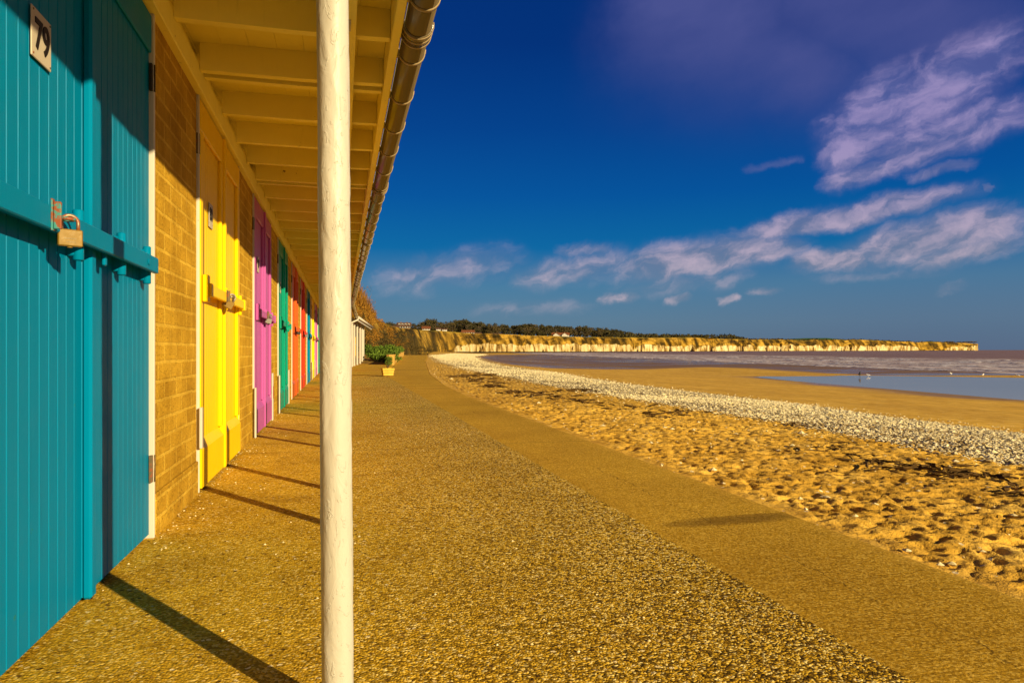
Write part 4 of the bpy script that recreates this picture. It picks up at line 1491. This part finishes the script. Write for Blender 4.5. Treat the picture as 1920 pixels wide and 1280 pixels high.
for r_ in range(1, NSL + 1):
    v_ = r_ / NSL
    sh = fbm(U / 17 - v_ * 3.0, U * 0 + v_ * 1.3 + 5, 4, 45)                     # slanting gullies
    near = np.clip((330 - z_) / 200, 0, 1)
    off = 3 * sc_z + (sb_ - 3) * (v_ ** (1.0 + .25 * near)) + (butt * 12 * (1 - .6 * v_) + notch * 14) * hasc * sc_z + sh * 16.0 * np.clip(z_ / 350, .25, 2.) * math.sin(math.pi * min(v_ * 1.02, 1)) 
    ez = (v_ ** .80)
    zz = zck + (ztp - zck) * ez + sh * .16 * (ztp - zck) * math.sin(math.pi * v_)
    X, Y = wv(px_, z_ + off)
    kk = np.clip((1000 - px_) / 300, .25, 1) * 4.2
    str_a.append(fbm(U / 6.5 + v_ * kk, U * 0 + v_ * 1.1, 5, 73) * 1.7 + (.5 * max(0, v_ - .82) / .18))
    rows.append(np.stack([X, Y, zz], -1)); chalk_a.append(hasc * max(0, .34 - v_ * .6)); turf_a.append(np.full(U.shape, max(0, v_ - .78) / .22)); scr_a.append(np.clip((1 - v_) * .9, 0, 1) * np.clip((400 - z_) / 250, .0, 1))
for back, dz in ((8, .004), (60, .010), (250, .012), (900, .004), (2500, -.02)):
    X, Y = wv(px_, z_ + sb_ + back)
    str_a.append(0 * U); rows.append(np.stack([X, Y, ztp + dz * back * .3], -1)); chalk_a.append(0 * U); turf_a.append(np.ones(U.shape)); scr_a.append(0 * U)
CV = np.stack(rows, 0)
tag(np_mesh('cliffs', CV.reshape(-1, 3), grid_faces(CV.shape[0], CV.shape[1])[:, ::-1], M['cliff'], True,
            {'chalk': np.concatenate(chalk_a), 'turf': np.concatenate(turf_a), 'scrub': np.concatenate(scr_a), 'streak': np.concatenate(str_a)}), kind='structure')


def cliff_top(px):
    u = np.interp(px, CLa[:24, 0], acc[:24])
    return float(np.interp(u, U, z_ + sb_)), float(np.interp(u, U, ztp))


# strip of shingle and dark weedy rock at the foot of the cliffs
sel = (px_ > 846) & (U < acc[-3])
for nm, o0, o1, h0, h1, mt in (('shingle_strip', 6, -24, .35, .0, 'stone'), ('rock_ledge', -22, -46, .03, -.55, 'reef')):
    rr = []
    for v_ in np.linspace(0, 1, 6):
        X, Y = wv(px_[sel], z_[sel] + (o0 + (o1 - o0) * v_) * np.clip(z_[sel] / 600, .4, 1.5) + fbm(U[sel] / 9, U[sel] * 0 + v_ * 2 + o0, 4, 61) * 6 * v_)
        zz = zf[sel] * (1 - v_) + (SEA_Z + .12) * v_ + h0 * (1 - v_) + h1 * v_ + fbm(U[sel] / 3, U[sel] * 0 + v_ * 9, 3, 63) * .12 + (.55 if nm == 'rock_ledge' else 0)
        rr.append(np.stack([X, Y, zz], -1))
    rr = np.stack(rr, 0)
    tag(np_mesh(nm, rr.reshape(-1, 3), grid_faces(rr.shape[0], rr.shape[1]), M[mt]), kind='structure')

# green field on a rise behind the far cliffs
fu = np.linspace(1440, 1600, 60); fvv = np.linspace(0, 1, 8)
FU, FV = np.meshgrid(fu, fvv, indexing='ij')
prof = np.interp(FU, [1440, 1475, 1510, 1550, 1580, 1600], [640, 635.6, 633.8, 633.6, 636, 640])
FX, FY = wv(FU, 1950 + FV * 500)
FZ = (HOR - (642 + (prof - 642) * np.sin(np.clip(FV * 1.5, 0, 1) * math.pi / 2))) * (1950 + FV * 500) / F + HC
tag(np_mesh('field', np.stack([FX, FY, FZ], -1).reshape(-1, 3), grid_faces(*FX.shape), M['field']), kind='structure')

# scrub on the near bluff: brambles, russet thicket along its crest
flatV = CV.reshape(CV.shape[0], CV.shape[1], 3)


def on_bluff(px, v):
    u = np.interp(px, CLa[:24, 0], acc[:24])
    c = int(np.argmin(np.abs(U - u))); r_ = NCH - 1 + int(round(v * NSL))
    return flatV[r_, c]


crest = [(664, .97, .9), (669, .95, .9), (674, .96, .85), (680, .97, .8), (686, .97, .75), (692, .98, .6), (698, .97, .5)]
cl_ = ['tallest russet twiggy bush by the gutter end', 'russet twiggy bush second from the gutter end', 'russet bush on the bluff crest, third from the gutter end', 'russet bush mid way down the bluff crest',
       'russet bush on the falling bluff crest', 'small russet bush low on the bluff crest', 'last small russet bush where the crest flattens']
for (px, v, r_), lb in zip(crest, cl_):
    p = on_bluff(px, v)
    o = thing('twiggy_bush', lb, 'bush', tuple(p), rng.uniform(0, 6), 'russet bushes on the bluff crest')
    m = MB()
    for q in range(90):
        a = rng.uniform(0, 6.28); k = rng.uniform(.1, .9) * r_; h = rng.uniform(1.0, 2.2) * r_
        b0 = Vector((math.cos(a) * k * .7, math.sin(a) * k * .7, -.3)); b1 = b0 + Vector((math.cos(a) * .25, math.sin(a) * .25, h * .6)); b2 = b1 + Vector((rng.gauss(0, .25), rng.gauss(0, .25), h * .5))
        m.tube([b0, b1, b2], [.03, .022, .008], 3, caps=False)
    m.build('stem', M['twig'], o)
    m = MB(); 
    for q in range(8): m.leaves((rng.gauss(0, .5) * r_, rng.gauss(0, .5) * r_, rng.uniform(.0, .9) * r_), (.6 * r_, .6 * r_, .5 * r_), 36, .05)
    m.build('foliage', M['twig'], o)

m = MB(); m2 = MB()
for q_ in range(1900):
    px = rng.choice([rng.uniform(650, 735), rng.uniform(650, 770), rng.uniform(690, 840)]); v = rng.uniform(.0, 1.0) ** (1.0 if px < 705 else 1.7)
    if px > 720 and v > .62 - (px - 720) * .003: continue
    if q_ >= 1500: px = rng.uniform(728, 815); v = rng.uniform(0, .28) * (1 - (px - 728) / 120)
    p = on_bluff(px, v)
    dist = math.hypot(p[0], p[1]); s_ = rng.uniform(.25, .75) * (.5 + dist / 300)
    dark = 1 if q_ >= 1500 else fbm(np.array([px / 16.]), np.array([v * 2.2]), 3, 91)[0] + (.38 - v) * .8
    tgt = m if dark > .02 else m2
    if tgt is m2 and rng.random() < .45: continue
    tgt.leaves((p[0], p[1], p[2] + s_ * .3), (s_ * .9, s_ * .9, s_ * .55), 30, s_ * .15)
tag(m.build('bramble_thicket', M['bramble']), kind='stuff')
tag(m2.build('russet_scrub', M['twig']), kind='stuff')

# ------------------------------------------------------------------ trees and houses on the cliff top
SK = [(700, 612), (715, 604), (740, 603), (770, 606), (782, 606), (795, 599), (810, 597), (822, 602), (838, 602), (850, 599), (865, 595), (876, 599), (890, 602), (905, 603), (930, 607), (960, 606), (990, 606), (1020, 609), (1050, 609),
      (1080, 610), (1110, 613), (1140, 614), (1158, 617), (1172, 621), (1200, 624), (1260, 625), (1320, 626), (1370, 625), (1392, 631)]
SKx = [a for a, b in SK]; SKy = [b for a, b in SK]


def tree_proto(kind, seed):
    r = random.Random(seed)
    o = thing('tree', 'tree', 'tree', (0, 0, -500), 0, 'trees along the cliff top')
    m = MB()
    m.tube([(0, 0, -.4), (.1, 0, 2.2), (.15, .1, 5.0), (0, 0, 7.5)], [.34, .27, .18, .06], 7)
    for q in range(7):
        a = r.uniform(0, 6.28); h = r.uniform(2.6, 6.0)
        m.tube([(.1, 0, h), (math.cos(a) * 1.4, math.sin(a) * 1.4, h + 1.3), (math.cos(a) * 2.6, math.sin(a) * 2.6, h + 2.7)], [.14, .09, .03], 5)
    m.build('trunk', M['bark'], o)
    m = MB()
    nc_ = 15
    for q in range(nc_):
        a = r.uniform(0, 6.28); k = r.uniform(.2, 1.0); h = r.uniform(2.2, 9.2)
        wdt = 3.4 * math.sin(math.pi * min(1, max(.12, (h - .6) / 10.2)))
        s_ = r.uniform(1.0, 1.9)
        m.leaves((math.cos(a) * k * wdt, math.sin(a) * k * wdt, h), (s_, s_, s_ * .8), 42, .36, r, .35)
    m.build('crown', M['leaf_dark'] if kind == 0 else M['leaf_brown'], o)
    return o


protos = [tree_proto(0, 1), tree_proto(1, 2), tree_proto(0, 3), tree_proto(1, 4), tree_proto(0, 5)]
used = [False] * 5
tx = []
x_ = 706.
while x_ < 1180:
    tx.append(x_ + rng.uniform(-2, 2)); x_ += rng.uniform(5.0, 8.5)
n_tree = 0
for px in tx:
    for row in (0, 1):
        if row == 1 and rng.random() < .45: continue
        zt, ht = cliff_top(px)
        d_ = zt + (70 if row == 0 else 140) + rng.uniform(0, 50)
        hb = ht + .01 * 70
        top = np.interp(px, SKx, SKy) + abs(rng.gauss(0, 2.6)) - (1.0 if row == 0 else 2.5)
        H = (HOR - top) * d_ / F + HC - hb
        if H < 3: continue
        k = rng.randrange(5)
        if used[k]: t_ = copy_tree(protos[k])
        else: t_ = protos[k]; used[k] = True
        X, Y = wv(px, d_)
        t_.location = (X, Y, hb); s_ = H / 10.6
        w_ = s_ * rng.uniform(1.0, 1.45)
        t_.scale = (w_, w_, s_); t_.rotation_euler = (0, 0, rng.uniform(0, 6.28))
        t_['label'] = ('dark leafy tree in the belt along the cliff top' if k in (0, 2, 4) else 'bare brownish tree in the belt along the cliff top')
        n_tree += 1
for k in range(5):
    if not used[k]:
        for ch in list(protos[k].children): bpy.data.objects.remove(ch)
        bpy.data.objects.remove(protos[k])

# further woods that read as one mass, and hedges on the far cliffs
m = MB()
for _ in range(900):
    px = rng.uniform(1120, 1395); zt, ht = cliff_top(px)
    d_ = zt + rng.uniform(90, 260); X, Y = wv(px, d_)
    top = np.interp(px, SKx, SKy) + abs(rng.gauss(0, 1.2)); H = max(2., (HOR - top) * d_ / F + HC - ht)
    s_ = rng.uniform(2.2, 4.4)
    m.leaves((X, Y, ht + rng.uniform(.1, 1) * (H - s_ * .6)), (s_, s_, s_ * .8), 12, 1.3)
for _ in range(1300):
    px = rng.uniform(700, 1180); zt, ht = cliff_top(px)
    d_ = zt + rng.uniform(150, 240); X, Y = wv(px, d_)
    top = np.interp(px, SKx, SKy) + 4; H = max(2., (HOR - top) * d_ / F + HC - ht)
    s_ = rng.uniform(1.6, 3.0)
    m.leaves((X, Y, ht + rng.uniform(.05, 1) * (H - s_ * .6)), (s_, s_, s_ * .8), 12, .9)
tag(m.build('woodland', M['leaf_dark']), kind='stuff')
m = MB()
for (a, b_, n) in ((1395, 1470, 120), (1470, 1600, 120), (1580, 1720, 130), (1725, 1830, 110)):
    for _ in range(n):
        px = rng.uniform(a, b_); zt, ht = cliff_top(min(px, 1782))
        d_ = zt + rng.uniform(5, 80); X, Y = wv(px, d_); s_ = rng.uniform(1.2, 3.6)
        m.leaves((X, Y, ht + s_ * .3), (s_ * 2.4, s_ * 2.4, s_ * .8), 9, 1.5)
tag(m.build('hedgerow', M['leaf_brown']), kind='stuff')


def house(label, px0, px1, ybase, yeave, yridge, dz, wall, roof, chim=1, dormers=0, gables=0, wins=4):
    pc = (px0 + px1) / 2
    zt, ht = cliff_top(pc); d_ = zt + dz
    X, Y = wv(pc, d_)
    zb = (HOR - ybase) * d_ / F + HC
    W = (px1 - px0) * d_ / F; he = (ybase - yeave) * d_ / F; hr = (ybase - yridge) * d_ / F
    az = math.atan2(X, Y)
    o = thing('house', label, 'house', (X, Y, zb), -az, 'houses on the cliff top')
    D = max(6., W * .45); h2 = W / 2
    m = MB(); m.box(-h2, h2, -D / 2, D / 2, -3, he)
    # gable triangles
    for sx in (-h2, h2):
        m.add([(sx, -D / 2, he), (sx, D / 2, he), (sx, 0, hr - .2)], [(0, 1, 2)])
    m.build('wall', wall, o)
    m = MB(); ov = .4; th = .18
    for s_ in (-1, 1):
        y0 = s_ * (D / 2 + ov); ze = he - .12
        vs = [(-h2 - ov, y0, ze), (h2 + ov, y0, ze), (h2 + ov, 0, hr), (-h2 - ov, 0, hr)]
        vs += [(x, y, z + th) for x, y, z in vs]
        m.add(vs, [(0, 1, 2, 3), (4, 5, 6, 7), (0, 1, 5, 4), (1, 2, 6, 5), (3, 0, 4, 7)])
    rf = m.build('roof', roof, o)
    for q in range(chim):
        m = MB(); cx = (-.6 + q * 1.2) * h2 * .8 if chim > 1 else h2 * .5
        q_ = .16 * hr; m.box(cx - q_ * .7, cx + q_ * .7, -q_ * .6, q_ * .6, hr - q_, hr + q_ * .9); m.box(cx - q_ * .4, cx + q_ * .4, -q_ * .3, q_ * .3, hr + q_ * .901, hr + q_ * 1.25); m.build('chimney', M['brick_far'], rf)
    for q in range(wins):
        cx = -h2 + W * (q + .5) / wins; ww = min(1.0, W / wins * .3)
        m = MB(); m.box(cx - ww - .12, cx + ww + .12, -D / 2 - .06, -D / 2 - .005, he * .28, he * .82); f = m.build('window', M['render_wall'], o)
        m = MB(); m.box(cx - ww, cx + ww, -D / 2 - .09, -D / 2 - .062, he * .33, he * .78); m.build('pane', M['glass'], f)
    for q in range(dormers):
        cx = -h2 + W * (q + .5) / dormers
        m = MB(); ww = W / dormers * .30
        m.box(cx - ww, cx + ww, -D * .42, -D * .05, he + .05, he + (hr - he) * .75); dm = m.build('dormer', M['render_wall'], rf)
        m = MB(); m.box(cx - ww * .7, cx + ww * .7, -D * .42 - .06, -D * .42 - .01, he + .35, he + (hr - he) * .62); m.build('pane', M['glass'], dm)
    for q in range(gables):
        cx = -h2 + W * (q + .5) / gables; ww = W / gables * .34
        m = MB(); m.box(cx - ww, cx + ww, -D / 2 - 1.5, -D / 2 - .1, -2, he)
        m.add([(cx - ww, -D / 2 - 1.5, he), (cx + ww, -D / 2 - 1.5, he), (cx, -D / 2 - 1.5, he + (hr - he) * .8)], [(0, 1, 2)]); gb = m.build('gable', wall, o)
        m = MB()
        for s_ in (-1, 1):
            vs = [(cx + s_ * (ww + .3), -D / 2 - 1.9, he - .15), (cx, -D / 2 - 1.9, he + (hr - he) * .85), (cx, 0, he + (hr - he) * .85), (cx + s_ * (ww + .3), 0, he - .15)]
            vs += [(x, y, z + .15) for x, y, z in vs]
            m.add(vs, [(0, 1, 2, 3), (4, 5, 6, 7), (0, 1, 5, 4), (3, 0, 4, 7)])
        m.build('roof', roof, gb)
    return o


W_, B_, RT, RD = M['render_wall'], M['brick_far'], M['roof_tile'], M['roof_dark']
house('white bungalow with bright red roof and two gables standing alone before the trees', 1035, 1067, 632.3, 628, 623.5, 26, W_, RT, 2, 0, 2, 4)
house('large house with red brown roof and four white dormers above the bluff', 746, 769, 616.5, 611.5, 605.5, 30, B_, RD, 2, 4, 0, 5)
house('small white gabled house left of the dormered house', 716, 729, 615.8, 613.2, 610.5, 22, W_, RD, 1, 0, 1, 2)
house('low white wing just left of the dormered house', 735, 745, 616.5, 613.8, 611.3, 26, W_, RD, 0, 0, 0, 2)
house('small brick house with red roof right of the dormered house', 792, 806, 618.4, 616, 612, 26, W_, RT, 1, 0, 0, 3)
house('long low white house with red roof at the edge before the tall trees', 866, 889, 625.8, 622.8, 619, 18, W_, RT, 1, 0, 0, 5)
house('low flat white outbuilding right of the long red roofed house', 890, 902, 626.4, 624.6, 623.3, 18, W_, RD, 0, 0, 0, 3)
house('tiny white cabin on the cliff edge between red roofs', 818, 826, 618.8, 616.5, 614.8, 14, W_, RD, 0, 0, 0, 2)
house('tiny white chalet beside the cliff edge cabin', 829, 838, 619.4, 617.4, 616, 14, W_, RD, 0, 0, 0, 2)
house('left one of two small white cabins before the trees', 920, 930, 628.2, 626, 624.8, 14, W_, RD, 0, 0, 0, 2)
house('right one of two small white cabins before the trees', 933, 941, 628.3, 626.2, 625, 14, W_, RD, 0, 0, 0, 2)
zt, ht = cliff_top(1062); hx, hy = wv(1053, zt + 9)
m = MB()
for q in range(26):
    m.leaves((hx + (q - 13) * .36 * CT, hy - (q - 13) * .36 * ST, ht + .5), (.6, .6, .6), 40, .14)
tag(m.build('hedge', M['hedge']), 'dark clipped hedge in front of the white bungalow', 'hedge')


# ------------------------------------------------------------------ birds on the sand
def bird(label, px, py, z, h, mat, rz, upright):
    X, Y = wv(px, z)
    gz = HC - (py - HOR) * z / F
    m = MB(); k = h / .38
    if upright:
        P_ = [(-.17, 0, .12), (-.10, 0, .17), (0, 0, .22), (.06, 0, .28), (.09, 0, .33), (.125, 0, .345), (.16, 0, .34), (.20, 0, .333)]
        Rr = [.012, .04, .062, .05, .033, .034, .02, .003]
    else:
        P_ = [(-.22, 0, .14), (-.13, 0, .16), (0, 0, .17), (.09, 0, .19), (.13, 0, .235), (.165, 0, .25), (.20, 0, .245), (.235, 0, .24)]
        Rr = [.006, .04, .062, .05, .033, .033, .014, .003]
    m.tube([Vector(p) * k for p in P_], [r * k for r in Rr], 10)
    for s_ in (-1, 1):
        m.tube([Vector((.0, s_ * .025, .17)) * k, Vector((-.01, s_ * .028, .08)) * k, Vector((.0, s_ * .028, 0)) * k], [.012 * k, .007 * k, .006 * k], 6)
        m.tube([Vector((-.01, s_ * .028, .004)) * k, Vector((.05, s_ * .034, .003)) * k], .007 * k, 5)
        m.tube([Vector((.05, s_ * .05, .20)) * k, Vector((-.06, s_ * .055, .185)) * k, Vector((-.19, s_ * .03, .145)) * k], [.02 * k, .028 * k, .006 * k], 6)
    o = m.build('bird', mat, None, (X, Y, gz)); o.rotation_euler = (0, 0, rz)
    return tag(o, label, 'bird')


zb_ = lambda py, D: D * F / (py - HOR)
bird('dark bird standing in the shallow tidal pool', 1612, 706.5, zb_(706.5, 1.882), .40, M['bird_dark'], R(40), True)
bird('white gull beside the dark bird at the pool edge', 1628, 705.8, zb_(705.8, 1.882), .26, M['bird_white'], R(160), False)
bird('leftmost white gull at the water line of the sea', 1783, 703.5, zb_(703.5, 1.96), .32, M['bird_white'], R(200), False)
bird('middle white gull at the water line of the sea', 1843, 705.5, zb_(705.5, 1.96), .30, M['bird_white'], R(20), False)
bird('rightmost white gull at the water line of the sea', 1908, 707, zb_(707, 1.96), .30, M['bird_white'], R(120), False)
